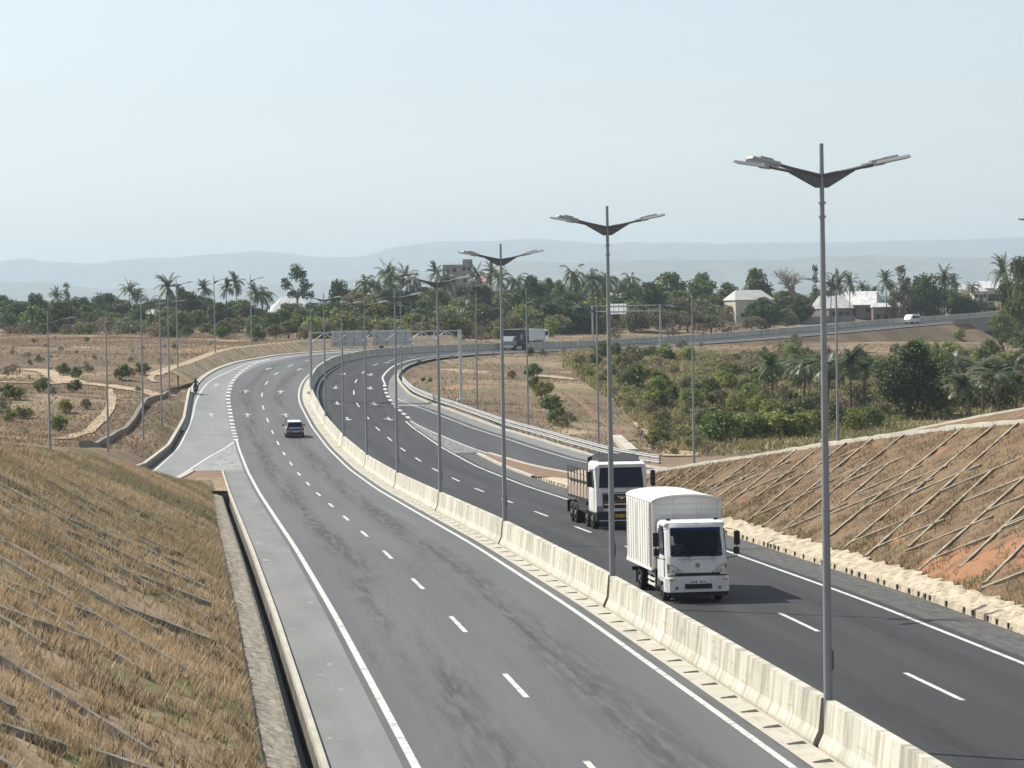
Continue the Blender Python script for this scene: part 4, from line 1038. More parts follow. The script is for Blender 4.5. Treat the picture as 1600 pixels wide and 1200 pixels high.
    # cargo body
    B0, B1, BW, z0, zs, zt = -3.45, F0 - 1.85, 2.36, 1.0, 3.22, 3.46
    bd = MB()
    arch = [(-BW / 2, z0), (BW / 2, z0)] + [(BW / 2 * math.cos(a) , zs + (zt - zs) * math.sin(a)) for a in np.linspace(0, PI, 13)]
    bd.prism(arch, 'y', B0, B1)
    body = part('cargo_body', bd, M['boxwhite'], o)
    for sg in (-1, 1):
        rb_ = MB(); y = B0 + .06; k = 0
        while y < B1 - .4:
            rb_.box((sg * (BW / 2 + .012), y + .2, (z0 + zs) / 2), (.018, .36, zs - z0 - .04)); y += .47; k += 1
        part('side_ribs', rb_, M['boxwhite'], body); sm_ = MB(); sm_.box((sg * (BW / 2 + .006), (B0 + B1) / 2, (z0 + zs) / 2), (.01, B1 - B0 - .05, zs - z0 - .05)); part('shade_backing', sm_, M['rib_shade'], body)  # dark sheet stands in for the shade between the ribs
        for yy in (B0 + .26, B0 + 2.14, B1 - .55):
            hl2 = MB(); hl2.box((sg * (BW / 2 + .026), yy, (z0 + zs) / 2), (.008, .06, zs - z0 - .3)); part('vent_strip', hl2, M['vent'], body)
        rl = MB(); rl.box((sg * (BW / 2), (B0 + B1) / 2, z0 - .03), (.08, B1 - B0 - .02, .09)); part('side_rail', rl, M['boxwhite'], body)
        sb = MB()
        for z in (.42, .60, .78): sb.box((sg * 1.05, .75, z), (.04, 1.3, .08))
        sb.box((sg * 1.03, .2, .66), (.03, .05, .66)); sb.box((sg * 1.03, 1.25, .66), (.03, .05, .66)); part('side_guard', sb, M['boxwhite'], o)
    fp = MB()
    for x in (-.4, .4): fp.box((x, B1 + .02, 2.25), (.05, .035, 2.2))
    for k in range(13): fp.box((0, B1 + .012, 1.1 + k * .17), (BW - .3, .02, .025))
    for x in (-BW / 2 + .05, BW / 2 - .05): fp.box((x, B1 + .02, 2.1), (.1, .04, 2.2))
    part('front_wall_frame', fp, M['boxwhite'], body)
    rc = MB(); rows = []
    for y in (B0 - .03, B1 + .07): rows.append([((BW / 2 + .03) * math.cos(a), y, zs + .02 + (zt - zs) * math.sin(a)) for a in np.linspace(0, PI, 13)])
    rc.strip(rows); rows2 = [[(x, y, z - .06) for x, y, z in r] for r in rows]; rc.strip([rows2[0], rows[0]]); rc.strip([rows[1], rows2[1]])
    part('roof_edge', rc, M['boxwhite'], body)
    for sg in (-1, 1):
        wheel(o, sg * .88, F0 - 1.05, .42, .24); wheel(o, sg * .92, -1.75, .42, .26); wheel(o, sg * .62, -1.75, .42, .24)
        mf = MB(); mf.box((sg * .82, -2.35, .48), (.5, .03, .55)); part('mud_flap', mf, M['black'], o)
    return o
bt = box_truck()
def driver():
    o = thing('person', 'driver in a pale shirt at the wheel of the white box truck', 'person', bt.location, 0); o.rotation_euler = bt.rotation_euler
    F0 = 3.5; y = F0 - 1.02; x = .5
    v = [(x, y, 1.40), (x, y + .0, 1.58), (x, y + .02, 1.80), (x, y + .03, 1.90), (x - .17, y + .04, 1.82), (x - .23, y + .14, 1.62), (x - .15, y + .27, 1.66), (x + .17, y + .04, 1.82), (x + .23, y + .14, 1.62), (x + .15, y + .27, 1.66)]
    sk = skin_body('body', v, [(0, 1), (1, 2), (2, 3), (2, 4), (4, 5), (5, 6), (2, 7), (7, 8), (8, 9)], [.15, .15, .13, .055, .07, .05, .04, .07, .05, .04], M['shirt'], o)
    hd = MB(); rows = []
    for a_ in np.linspace(-PI / 2, PI / 2, 9): rows.append([(x + .078 * math.cos(a_) * math.cos(q), y + .05 + .095 * math.cos(a_) * math.sin(q), 2.03 + .115 * math.sin(a_)) for q in np.linspace(0, 2 * PI, 13)])
    hd.strip(rows); hd.tube([(x, y + .03, 1.88), (x, y + .04, 1.97)], .05, 8); hd.box((x, y + .15, 2.015), (.024, .03, .05)); 
    for sg in (-1, 1): hd.box((x + sg * .08, y + .05, 2.03), (.02, .04, .06))
    h_ = part('head', hd, M['skin'], o)
    fc = MB()
    for sg in (-1, 1): fc.box((x + sg * .03, y + .139, 2.045), (.02, .01, .01))
    fc.box((x, y + .138, 1.975), (.045, .01, .01)); part('face_features', fc, M['interior'], h_)
    hr = MB(); rows = []
    for a_ in np.linspace(.15, PI / 2, 5): rows.append([(x + .084 * math.cos(a_) * math.cos(q), y + .04 + .10 * math.cos(a_) * math.sin(q), 2.04 + .117 * math.sin(a_)) for q in np.linspace(0, 2 * PI, 13)])
    hr.strip(rows); part('hair', hr, M['interior'], h_)
    for sg in (-1, 1):
        hn = MB(); hx = x + sg * .155; hn.box((hx, y + .30, 1.67), (.05, .07, .08), taper=(.9, .9))
        for k in range(4): hn.tube([(hx, y + .33, 1.64 + k * .02), (hx - sg * .02, y + .355, 1.645 + k * .02), (hx - sg * .045, y + .34, 1.645 + k * .02)], .009, 5)
        hn.tube([(hx, y + .29, 1.70), (hx - sg * .03, y + .31, 1.73)], .01, 5); part('hand', hn, M['skin'], o)
DRIVER = driver

def flat_truck():
    s, t = 166.2, 6.55; rz = -head(s) + PI; Lh = 4.6
    c = PT(s + Lh, t); o = thing('dropside_truck', 'white heavy truck with black grille and a sandy load, behind the box truck', 'truck', c, rz)
    o.rotation_euler = (math.atan2(PT(s, t).z - PT(s + 2 * Lh, t).z, 2 * Lh), 0, rz)
    F0 = Lh; W = 2.5
    ch = MB()
    for x in (-.45, .45): ch.box((x, -.2, .95), (.14, 8.8, .26))
    ch.box((0, F0 - 1.2, .8), (1.9, 1.8, .5)); part('chassis', ch, M['chassis'], o)
    cab = MB()
    def sec(y, w, z0, z1, r): return rrect(w, z1 - z0, r, z0, y)
    cab.loft([sec(F0 - 2.1, W - .06, .75, 3.12, .14), sec(F0 - 2.02, W, .72, 3.2, .18), sec(F0 - .6, W, .72, 3.22, .18), sec(F0 - .12, W - .05, .72, 3.05, .2), sec(F0, W - .12, .74, 2.1, .12)])
    cb = part('cab', cab, M['white'], o)
    gl = MB(); rows = []
    for z, y, hw in ((1.98, F0 + .03, 1.16), (2.4, F0 - .025, 1.15), (2.95, F0 - .10, 1.10)):
        rows.append([(-hw, y - .14, z), (-hw + .14, y + .02, z), (0, y + .05, z), (hw - .14, y + .02, z), (hw, y - .14, z)])
    gl.strip([r[::-1] for r in rows]); ws = part('windscreen', gl, M['glass'], cb)
    vs = MB(); vs.box((0, F0 + .05, 3.02), (2.2, .16, .16), rot=(R(-20), 0, 0)); part('sun_visor', vs, M['white'], cb)
    df = MB(); df.loft([[(-1.1, F0 - 2.0, 3.2), (1.1, F0 - 2.0, 3.2), (1.0, F0 - .5, 3.22), (-1.0, F0 - .5, 3.22)], [(-1.0, F0 - 2.0, 3.5), (1.0, F0 - 2.0, 3.5), (.9, F0 - .9, 3.3), (-.9, F0 - .9, 3.3)]]); part('roof_deflector', df, M['chassis'], cb)
    gr = MB(); gr.box((0, F0 + .02, 1.38), (1.78, .06, .74)); g = part('grille', gr, M['black'], cb, bevel=.03)
    q = MB(); q.box((0, F0 + .055, 1.33), (1.7, .02, .05)); part('red_stripe', q, M['redstripe'], g)
    q = MB(); q.box((0, F0 + .055, 1.20), (1.7, .02, .06)); q.box((0, F0 + .055, 1.70), (1.75, .02, .03)); part('chrome_strip', q, M['chrome'], g)
    q = MB(); q.prism([(-.05, 1.44), (.05, 1.44), (.09, 1.6), (.03, 1.53), (0, 1.62), (-.03, 1.53), (-.09, 1.6)], 'y', F0 + .05, F0 + .075)
    for sg in (-1, 1): q.prism([(sg * .09, 1.46), (sg * .24, 1.6), (sg * .2, 1.6), (sg * .07, 1.5)], 'y', F0 + .05, F0 + .07)
    part('emblem', q, M['chrome'], g)
    for sg in (-1, 1):
        q = MB(); panel(q, [(sg * .9, F0 + .02, 1.72), (sg * 1.08, F0 + .0, 1.72), (sg * 1.14, F0 + .0, 1.35), (sg * .98, F0 + .02, 1.4)][::-sg], .03); part('blue_corner_panel', q, M['bluesticker'], cb)
        q = MB(); q.box((sg * 1.02, F0 + .02, .98), (.34, .07, .3)); part('headlight', q, M['headlight'], cb, bevel=.03)
        dr = MB(); x = sg * (W / 2 + .012); panel(dr, [(x, F0 - 1.6, .95), (x, F0 - .4, .95), (x, F0 - .3, 1.9), (x, F0 - 1.6, 1.9)][::sg], 0); d = part('door', dr, M['white'], cb)
        wn = MB(); panel(wn, [(x, F0 - 1.5, 2.0), (x, F0 - .3, 1.95), (x, F0 - .5, 2.8), (x, F0 - 1.5, 2.82)][::sg], .004); part('window', wn, M['glass'], d)
        mi = MB(); xm = sg * (W / 2 + .25); mi.tube([(sg * W / 2 * .98, F0 - .15, 2.85), (xm, F0 + .05, 2.8), (xm, F0 + .05, 2.0)], .02, 5); a = part('mirror_arm', mi, M['black'], cb)
        mm = MB(); mm.box((xm, F0 + .04, 2.4), (.22, .14, .72)); part('mirror', mm, M['black'], a, bevel=.03)
    bm = MB(); bm.box((0, F0 - .1, .62), (W - .06, .5, .5)); bp = part('bumper', bm, M['black'], o, bevel=.06)
    q = MB(); q.box((0, F0 + .155, .44), (2.2, .03, .05)); part('chrome_strip', q, M['chrome'], bp)
    q = MB(); q.box((.05, F0 + .16, .66), (.55, .02, .14)); npl = part('number_plate', q, M['yellow'], bp)
    q = MB()
    for k in range(7):
        if k != 3: q.box((-.17 + k * .07, F0 + .172, .66), (.035, .004, .08))
    part('plate_characters', q, M['chassis'], npl)
    # load bed with stake sides
    bed = MB(); B0, B1 = -4.4, F0 - 2.35
    bed.box((0, (B0 + B1) / 2, 1.28), (2.46, B1 - B0, .16)); be = part('load_bed', bed, M['chassis'], o)
    for sg in (-1, 1):
        sd = MB(); sd.box((sg * 1.21, (B0 + B1) / 2, 1.62), (.05, B1 - B0, .52)); part('side_board', sd, M['cargo'], be)
        sk = MB()
        y = B0 + .05
        while y < B1: sk.box((sg * 1.23, y, 2.0), (.045, .05, 1.5)); y += 1.05
        for z in (2.15, 2.74): sk.box((sg * 1.23, (B0 + B1) / 2, z), (.04, B1 - B0, .06))
        part('stakes', sk, M['chassis'], be)
    hb = MB(); hb.box((0, B1 + .05, 2.3), (2.46, .08, 2.1)); hb.tube([(-1.2, B1 + .1, 3.3), (-.8, B1 + .1, 3.45), (.8, B1 + .1, 3.45), (1.2, B1 + .1, 3.3)], .07, 6); part('headboard', hb, M['chassis'], be)
    ld = MB(); rows = []; rg = random.Random(5)
    for y in np.linspace(B0 + .1, B1 - .05, 9):
        rows.append([(x, y, 1.36 if abs(x) > 1.18 else 2.35 + .18 * math.cos(x * 1.4) + rg.uniform(-.07, .07)) for x in (-1.185, -1.17, -.6, 0, .6, 1.17, 1.185)])
    ld.strip(rows); ld.add(rows[0], [tuple(range(7))]); ld.add(rows[-1], [tuple(range(7))[::-1]])
    lo = link('sand_load', ld.mesh('sand_load', M['cargo'])); lo.location = o.location; lo.rotation_euler = o.rotation_euler
    tag(lo, 'sandy brown load heaped on the bed of the heavy truck', 'load')
    for sg in (-1, 1):
        wheel(o, sg * 1.08, F0 - 1.2, .52, .3); wheel(o, sg * 1.08, F0 - 2.9, .52, .3)
        for y in (-2.0, -3.3): wheel(o, sg * 1.08, y, .52, .32); wheel(o, sg * .74, y, .52, .3)
        sk = MB(); sk.box((sg * 1.18, .2, .95), (.06, 2.6, .5)); sk.tube([(sg * .95, .2, .8), (sg * .95, 1.4, .8)], .28, 12); part('fuel_tank', sk, M['chassis'], o)
        q = MB(); q.box((sg * 1.05, -4.3, .75), (.5, .03, .6)); part('mud_flap', q, M['black'], o)
flat_truck()

def body_car(o, L, W, prof_lo, prof_hi, paint, zg=.2):
    """side profile swept across: prof = [(y, z)] outline from front bottom over the roof to rear bottom"""
    pass
def station_wagon():
    s, t = 291.8, -3.62; o = thing('station_wagon', 'silver station wagon driving away on the left carriageway, seen from behind', 'car', PT(s, t), -head(s))
    o.rotation_euler = (math.atan2(PT(s + 2, t).z - PT(s - 2, t).z, 4), 0, -head(s))
    bd = MB(); W = 1.72
    # lower body
    secs = []
    for y, w, z0, z1 in ((-2.2, 1.56, .34, .92), (-2.1, 1.68, .28, .98), (-1.2, W, .24, 1.0), (1.0, W, .24, .98), (1.7, 1.68, .26, .88), (2.15, 1.5, .32, .72)):
        secs.append(rrect(w, z1 - z0, .09, z0, y, 3))
    bd.loft(secs, smooth=True); b = part('body', bd, M['silver'], o)
    gh = MB(); gh.loft([[(-.74, -2.1, .97), (.74, -2.1, .97), (.74, 1.15, .97), (-.74, 1.15, .97)], [(-.58, -1.72, 1.47), (.58, -1.72, 1.47), (.58, .35, 1.47), (-.58, .35, 1.47)]]); part('glasshouse', gh, M['glass'], b)
    rf = MB(); rf.loft([[(-.62, -1.85, 1.45), (.62, -1.85, 1.45), (.60, .40, 1.45), (-.60, .40, 1.45)], [(-.56, -1.75, 1.52), (.56, -1.75, 1.52), (.54, .30, 1.52), (-.54, .30, 1.52)]]); part('roof', rf, M['white'], b)
    pl = MB()
    for sg in (-1, 1): pl.tube([(sg * .75, -2.12, .97), (sg * .6, -1.74, 1.47)], .04, 5); pl.tube([(sg * .75, 1.17, .97), (sg * .58, .38, 1.47)], .035, 5); pl.box((sg * .68, -.6, 1.22), (.05, .08, .5), rot=(0, sg * -.3, 0))
    part('pillar', pl, M['silver'], b)
    tg = MB(); tg.box((0, -2.205, .8), (1.0, .03, .2)); tgp = part('tailgate', tg, M['bluesticker'], b)
    q = MB(); q.box((.05, -2.215, .55), (.42, .02, .11)); part('number_plate', q, M['boxwhite'], b)
    for sg in (-1, 1):
        q = MB(); q.box((sg * .66, -2.19, .82), (.28, .05, .24)); part('tail_light', q, M['red'], b)
        q = MB(); q.box((sg * .95, .85, 1.02), (.2, .1, .13)); part('mirror', q, M['black'], b)
        for y in (-1.35, 1.3): wheel(o, sg * .76, y, .3, .2)
    bm = MB(); bm.box((0, -2.2, .44), (1.6, .14, .22)); bp = part('bumper', bm, M['chassis'], o, bevel=.03)
    return o
station_wagon()

def suv(label, pos, rz, paint, name='suv'):
    o = thing(name, label, 'car', pos, rz); W = 1.8; bd = MB()
    bd.loft([rrect(w, z1 - z0, .1, z0, y, 3) for y, w, z0, z1 in ((-2.2, 1.6, .4, .95), (-2.0, W, .3, 1.05), (.9, W, .3, 1.05), (1.9, 1.7, .34, .98), (2.2, 1.5, .42, .8))], smooth=True)
    b = part('body', bd, paint, o)
    gh = MB(); gh.loft([[(-.8, -2.0, 1.04), (.8, -2.0, 1.04), (.8, 1.0, 1.04), (-.8, 1.0, 1.04)], [(-.68, -1.85, 1.6), (.68, -1.85, 1.6), (.66, .25, 1.6), (-.66, .25, 1.6)]]); part('glasshouse', gh, M['glass'], b)
    rf = MB(); rf.box((0, -.8, 1.65), (1.36, 2.2, .09)); part('roof', rf, paint, b, bevel=.03)
    q = MB(); q.box((0, 2.2, .62), (1.3, .06, .2)); part('grille', q, M['black'], b)
    for sg in (-1, 1):
        q = MB(); q.box((sg * .62, 2.13, .78), (.3, .12, .14)); part('headlight', q, M['headlight'], b)
        for y in (-1.3, 1.35): wheel(o, sg * .8, y, .36, .22)
    return o
hp = st_of(np.array([at(571, 545, 424).x]), np.array([424.0]))
suv('white car approaching far away above the curved barrier', PT(462, -13.0) if False else PT(463, -8.2), -head(463), M['white'])

def minibus():
    s, t = 650, 2.9; o = thing('minibus', 'small white minibus on the far climbing road at right', 'minibus', PT(s, t), -head(s) + PI)
    bd = MB(); bd.loft([rrect(w, z1 - z0, .12, z0, y, 3) for y, w, z0, z1 in ((-2.3, 1.62, .35, 1.85), (-2.2, 1.7, .3, 1.95), (.9, 1.7, .3, 1.98), (1.6, 1.68, .3, 1.75), (2.1, 1.62, .32, 1.1), (2.3, 1.5, .38, .9))]); b = part('body', bd, M['white'], o)
    g = MB(); panel(g, [(-.72, 1.66, 1.68), (-.78, 2.08, 1.14), (.78, 2.08, 1.14), (.72, 1.66, 1.68)], .03); part('windscreen', g, M['glass'], b)
    for sg in (-1, 1):
        for y0, y1 in ((-2.0, -1.0), (-.9, .1), (.2, 1.4)):
            g = MB(); x = sg * .853; panel(g, [(x, y0, 1.1), (x, y1, 1.1), (x, y1 - .05, 1.65), (x, y0, 1.65)][::sg], .01); part('window', g, M['glass'], b)
        q = MB(); q.box((sg * .6, 2.25, .75), (.28, .1, .16)); part('headlight', q, M['headlight'], b)
        for y in (-1.4, 1.35): wheel(o, sg * .74, y, .32, .2)
minibus()

def green_truck():
    s, t = 481.5, 2.3; o = thing('green_truck', 'dark green truck with high boxy body beside the far field, facing left', 'truck', PT(s + 3.2, t), -head(s) + PI)
    F0 = 3.6
    ch = MB(); ch.box((0, 0, .8), (1.2, 7.0, .3)); part('chassis', ch, M['chassis'], o)
    cab = MB(); cab.loft([rrect(2.3, 1.5, .12, .75, F0 - 1.7), rrect(2.3, 1.5, .12, .75, F0 - .9), rrect(2.25, 1.35, .14, .75, F0 - .5), rrect(2.1, .75, .12, .7, F0)]); cb = part('cab', cab, M['grey_truck'], o)
    q = MB(); panel(q, [(-.95, F0 - .52, 2.05), (-.98, F0 - .3, 1.5), (.98, F0 - .3, 1.5), (.95, F0 - .52, 2.05)], .05); part('windscreen', q, M['glass'], cb)
    for sg in (-1, 1):
        x = sg * 1.16; q = MB(); panel(q, [(x, F0 - 1.6, 1.5), (x, F0 - .7, 1.5), (x, F0 - .8, 2.05), (x, F0 - 1.6, 2.05)][::sg], .01); part('window', q, M['glass'], cb)
        q = MB(); q.box((sg * .75, F0 + .02, 1.0), (.35, .06, .22)); part('headlight', q, M['headlight'], cb)
        for y in (F0 - 1.1, -1.6, -2.7): wheel(o, sg * .98, y, .48, .3)
    q = MB(); q.box((0, F0 + .05, .6), (2.3, .2, .35)); part('bumper', q, M['white'], o)
    bx = MB(); bx.box((0, -.85, 2.15), (2.46, 5.4, 2.3)); b = part('cargo_body', bx, M['chassis'], o)
    tp_ = MB(); tp_.box((0, -.85, 3.34), (2.5, 5.44, .1)); part('roof', tp_, M['signback'], b)
    for sg in (-1, 1):
        q = MB(); q.box((sg * 1.245, -2.4, 2.75), (.02, 2.1, 1.0)); part('green_side_panel', q, M['green_truck'], b)
        q = MB(); q.box((sg * 1.245, -.1, 2.1), (.02, 1.2, .9)); part('grey_side_panel', q, M['grey_truck'], b)
green_truck()
def tipper():
    s, t = 508, -4.2; o = thing('tipper_truck', 'white tipper truck half hidden behind the dark green truck', 'truck', PT(s, t), -head(s))
    ch = MB(); ch.box((0, 0, .85), (1.3, 8.0, .35)); part('chassis', ch, M['chassis'], o)
    bd = MB(); bd.prism([(-4.0, 1.25), (1.6, 1.25), (1.9, 3.1), (-4.3, 3.1)], 'x', -1.22, 1.22); b = part('tipper_body', bd, M['mesh_white'], o)
    rb_ = MB()
    for y in np.linspace(-3.6, 1.3, 6):
        for sg in (-1, 1): rb_.box((sg * 1.25, y, 2.15), (.08, .12, 1.8))
    part('body_ribs', rb_, M['mesh_white'], b)
    cab = MB(); cab.loft([rrect(2.4, 2.1, .14, .8, 2.1), rrect(2.4, 2.15, .14, .8, 3.2), rrect(2.3, 1.9, .14, .8, 3.9), rrect(2.2, 1.1, .1, .8, 4.0)]); cb = part('cab', cab, M['white'], o)
    q = MB(); q.box((0, -4.15, .75), (2.3, .1, .3)); part('rear_bar', q, M['redstripe'], o)
    for sg in (-1, 1):
        q = MB(); q.box((sg * 1.21, 2.9, 2.3), (.02, 1.2, .7)); part('window', q, M['glass'], cb)
        for y in (3.0, -1.6, -2.9): wheel(o, sg * 1.05, y, .5, .32)
tipper()

# ---------------------------------------------------------------- motorcycles with riders
def skin_body(name, verts, edges, radii, m, parent=None, sub=1):
    me = bpy.data.meshes.new(name); me.from_pydata(verts, edges, []); o = link(name, me, parent)
    sk = o.modifiers.new('skin', 'SKIN'); sk.use_smooth_shade = True
    lay = me.skin_vertices[0].data if len(me.skin_vertices) else None
    if lay is None:
        bpy.context.view_layer.objects.active = o
        lay = me.skin_vertices[0].data
    for v, r in zip(lay, radii): v.radius = (r, r); 
    lay[0].use_root = True
    ss = o.modifiers.new('sub', 'SUBSURF'); ss.levels = sub; ss.render_levels = sub
    me.materials.append(m)
    return o
def motorbike(pos, rz, label):
    o = thing('motorcycle', label, 'motorcycle', pos, rz)
    for y in (-.62, .68):
        t = MB(); n = 20; r = .3; rows = [[(a, y + b * math.cos(2 * PI * k / n), r + b * math.sin(2 * PI * k / n)) for a, b in ((-.05, .22), (-.055, .28), (0, .3), (.055, .28), (.05, .22))] for k in range(n + 1)]
        t.strip(rows); wv = part('wheel', t, M['rubber'], o); rm = MB(); rm.tube([(-.07, y, r), (.07, y, r)], .1, 10)
        for k in range(6): rm.tube([(0, y, r), (0, y + .24 * math.cos(k * PI / 3), r + .24 * math.sin(k * PI / 3))], .012, 4)
        part('rim', rm, M['rim'], wv)
    f = MB(); f.tube([(0, .68, .3), (0, .48, .85)], .035, 6); f.tube([(0, .45, .8), (0, -.3, .45), (0, -.62, .3)], .04, 6); f.box((0, .0, .42), (.3, .4, .34)); f.tube([(.14, .1, .3), (.16, -.75, .36)], .045, 8); part('frame', f, M['chassis'], o)
    tk = MB(); tk.loft([rrect(.2, .16, .06, .72, -.05), rrect(.3, .26, .09, .68, .12), rrect(.26, .24, .09, .72, .4)]); part('fuel_tank', tk, M['red'], o)
    st = MB(); st.box((0, -.38, .78), (.26, .75, .12)); part('seat', st, M['black'], o, bevel=.04)
    hb = MB(); hb.tube([(-.38, .36, 1.05), (-.15, .46, 1.0), (.15, .46, 1.0), (.38, .36, 1.05)], .018, 6); part('handlebar', hb, M['chassis'], o)
    rk = MB(); rk.box((0, -.82, .85), (.34, .3, .05)); rk.box((0, -.98, .62), (.18, .03, .2)); part('rear_rack', rk, M['chassis'], o)
    tl = MB(); tl.box((0, -.99, .78), (.12, .04, .07)); part('tail_light', tl, M['red'], o)
    for sg in (-1, 1): q = MB(); q.box((sg * .38, .42, 1.18), (.12, .03, .08)); part('mirror', q, M['black'], o)
    return o
def rider(pos, rz, label):
    o = thing('person', label, 'person', pos, rz)
    v = [(0, -.3, .90), (0, -.27, 1.08), (0, -.2, 1.3), (0, -.16, 1.44), (0, -.13, 1.52), (0, -.10, 1.62), (0, -.08, 1.72),
         (-.20, -.17, 1.40), (-.31, .02, 1.18), (-.36, .30, 1.07), (.20, -.17, 1.40), (.31, .02, 1.18), (.36, .30, 1.07),
         (-.13, -.28, .90), (-.24, .14, .82), (-.2, -.06, .42), (-.2, .08, .37), (.13, -.28, .90), (.24, .14, .82), (.2, -.06, .42), (.2, .08, .37)]
    e = [(0, 1), (1, 2), (2, 3), (3, 4), (4, 5), (5, 6), (3, 7), (7, 8), (8, 9), (3, 10), (10, 11), (11, 12), (0, 13), (13, 14), (14, 15), (15, 16), (0, 17), (17, 18), (18, 19), (19, 20)]
    r = [.15, .155, .17, .11, .06, .09, .085, .075, .055, .04, .075, .055, .04, .11, .08, .055, .05, .11, .08, .055, .05]
    skin_body('body', v, e, r, M['cloth_dark'], o)
    hm = MB(); rows = []
    for a in np.linspace(-.35 * PI, PI / 2, 7): rows.append([(.135 * math.cos(a) * math.cos(b), -.09 + .15 * math.cos(a) * math.sin(b), 1.69 + .135 * math.sin(a)) for b in np.linspace(0, 2 * PI, 15)])
    hm.strip(rows); hp_ = part('helmet', hm, M['black'], o)
    vz = MB(); vz.box((0, .055, 1.69), (.18, .02, .08)); part('visor', vz, M['glass'], hp_)
    for sg in (-1, 1):
        gmb = MB(); gmb.box((sg * .36, .33, 1.065), (.08, .09, .05)); 
        for k in range(4): gmb.tube([(sg * (.33 + k * .02), .36, 1.07), (sg * (.33 + k * .02), .40, 1.055), (sg * (.33 + k * .02), .395, 1.03)], .01, 5)
        gmb.tube([(sg * .325, .33, 1.05), (sg * .315, .37, 1.03)], .012, 5); part('hand', gmb, M['skin'], o)
    return o
DRIVER()
p = PT(341, -12.7); hd = -head(341)
motorbike(p, hd, 'dark motorcycle ridden away along the left road edge beside the ramp lamps'); rider(p, hd, 'rider in dark clothes and helmet on the motorcycle at the left road edge')
p = PT(461.5, -11.6); hd = -head(461)
motorbike(p, hd, 'far motorcycle just left of the white car, above the curved barrier'); rider(p, hd, 'far dark rider just left of the white car above the barrier')

# ---------------------------------------------------------------- bridge at the far right
def bridge():
    a0, a1 = 656, 800; c = PT(a0, 10.2); o = thing('road_bridge', 'grey concrete bridge carrying the far road at the right edge', 'bridge', c)
    L = lambda s, t, z: PT(s, t, z) - c
    mb = MB(); rows = []
    for s in np.linspace(a0, a1, 30): rows.append([L(s, 9.7, .02), L(s, 9.7, .95), L(s, 9.95, .95), L(s, 9.95, -2.3), L(s, 9.6, -2.3)])
    mb.strip(rows, smooth=False); mb.add(rows[0], [(0, 1, 2, 3, 4)]); part('parapet', mb, M['wall_grey'], o)
    g = MB(); g.strip([[L(s, 9.7, -.05), L(s, 9.7, -2.2), L(s, -12, -2.2)] for s in np.linspace(a0, a1, 30)], smooth=False); part('deck', g, M['wall_grey'], o)
    for s in (a0, 689, 716, 752):
        p = MB(); w = 1.2 if s != a0 else 1.8
        p.add([L(s, 9.4, -1.5), L(s + w, 9.4, -1.5), L(s + w, -11, -1.5), L(s, -11, -1.5), L(s, 9.4, -9), L(s + w, 9.4, -9), L(s + w, -11, -9), L(s, -11, -9)], [(0, 1, 5, 4), (1, 2, 6, 5), (2, 3, 7, 6), (3, 0, 4, 7)]); part('pier', p, M['wall_grey'], o)
bridge()
#PART3
# ---------------------------------------------------------------- vegetation meshes
_ON = {1: 'first', 2: 'second', 3: 'third', 5: 'fifth', 8: 'eighth', 9: 'ninth', 12: 'twelfth'}
_UN = ['', 'one', 'two', 'three', 'four', 'five', 'six', 'seven', 'eight', 'nine', 'ten', 'eleven', 'twelve', 'thirteen', 'fourteen', 'fifteen', 'sixteen', 'seventeen', 'eighteen', 'nineteen']
_TE = ['', '', 'twenty', 'thirty', 'forty', 'fifty', 'sixty', 'seventy', 'eighty', 'ninety']
def ordw(n):
    if n < 20: return _ON.get(n, _UN[n] + 'th')
    if n % 10 == 0: return _TE[n // 10][:-1] + 'ieth'
    return _TE[n // 10] + '-' + ordw(n % 10)
def leaf_quads(rng, pts, nrm, size):
    n = len(pts); v = rng.randn(n, 3) * .75 + nrm; v /= np.linalg.norm(v, axis=1)[:, None]
    a = np.cross(v, rng.randn(n, 3)); a /= np.linalg.norm(a, axis=1)[:, None] + 1e-9; b = np.cross(v, a)
    s = size * rng.uniform(.55, 1.35, (n, 1)); a = a * s * .5; b = b * s * .32
    return np.stack([pts - a, pts - b * .9, pts + a, pts + b * .9], 1).reshape(-1, 3)
def cloud(rng, lobes, n, pw=.38):
    L = np.array(lobes, float); wgt = L[:, 3] * L[:, 4] * L[:, 5]; wgt = wgt ** .7; wgt /= wgt.sum()
    k = rng.choice(len(L), n, p=wgt); d = rng.randn(n, 3); d /= np.linalg.norm(d, axis=1)[:, None]
    r = rng.uniform(0, 1, (n, 1)) ** pw; clump = rng.randn(len(L) * 9, 3); clump /= np.linalg.norm(clump, axis=1)[:, None]
    # pull points toward clump directions so that gaps open between leaf clumps
    ci = clump[k * 9 + rng.randint(0, 9, n)]; d2 = d * .62 + ci * .75; d2 /= np.linalg.norm(d2, axis=1)[:, None]
    return L[k, :3] + d2 * r * L[k, 3:], d2
def limb_mb(rng, H, r0, top, nl=5, spread=2.2):
    mb = MB(); b = [Vector((0, 0, -.5)), Vector((rng.uniform(-.15, .15), rng.uniform(-.15, .15), top * .5)), Vector((rng.uniform(-.3, .3), rng.uniform(-.3, .3), top))]
    mb.tube(b, [r0 * 1.25, r0, r0 * .75], 8)
    for k in range(nl):
        a = 2 * PI * k / nl + rng.uniform(-.4, .4); e = b[2] + Vector((math.cos(a) * spread, math.sin(a) * spread, (H - top) * rng.uniform(.35, .7)))
        m = b[2].lerp(e, .5) + Vector((0, 0, .3)); mb.tube([b[2] - Vector((0, 0, .1)), m, e], [r0 * .6, r0 * .4, r0 * .12], 5)
    return mb
TREE = {}
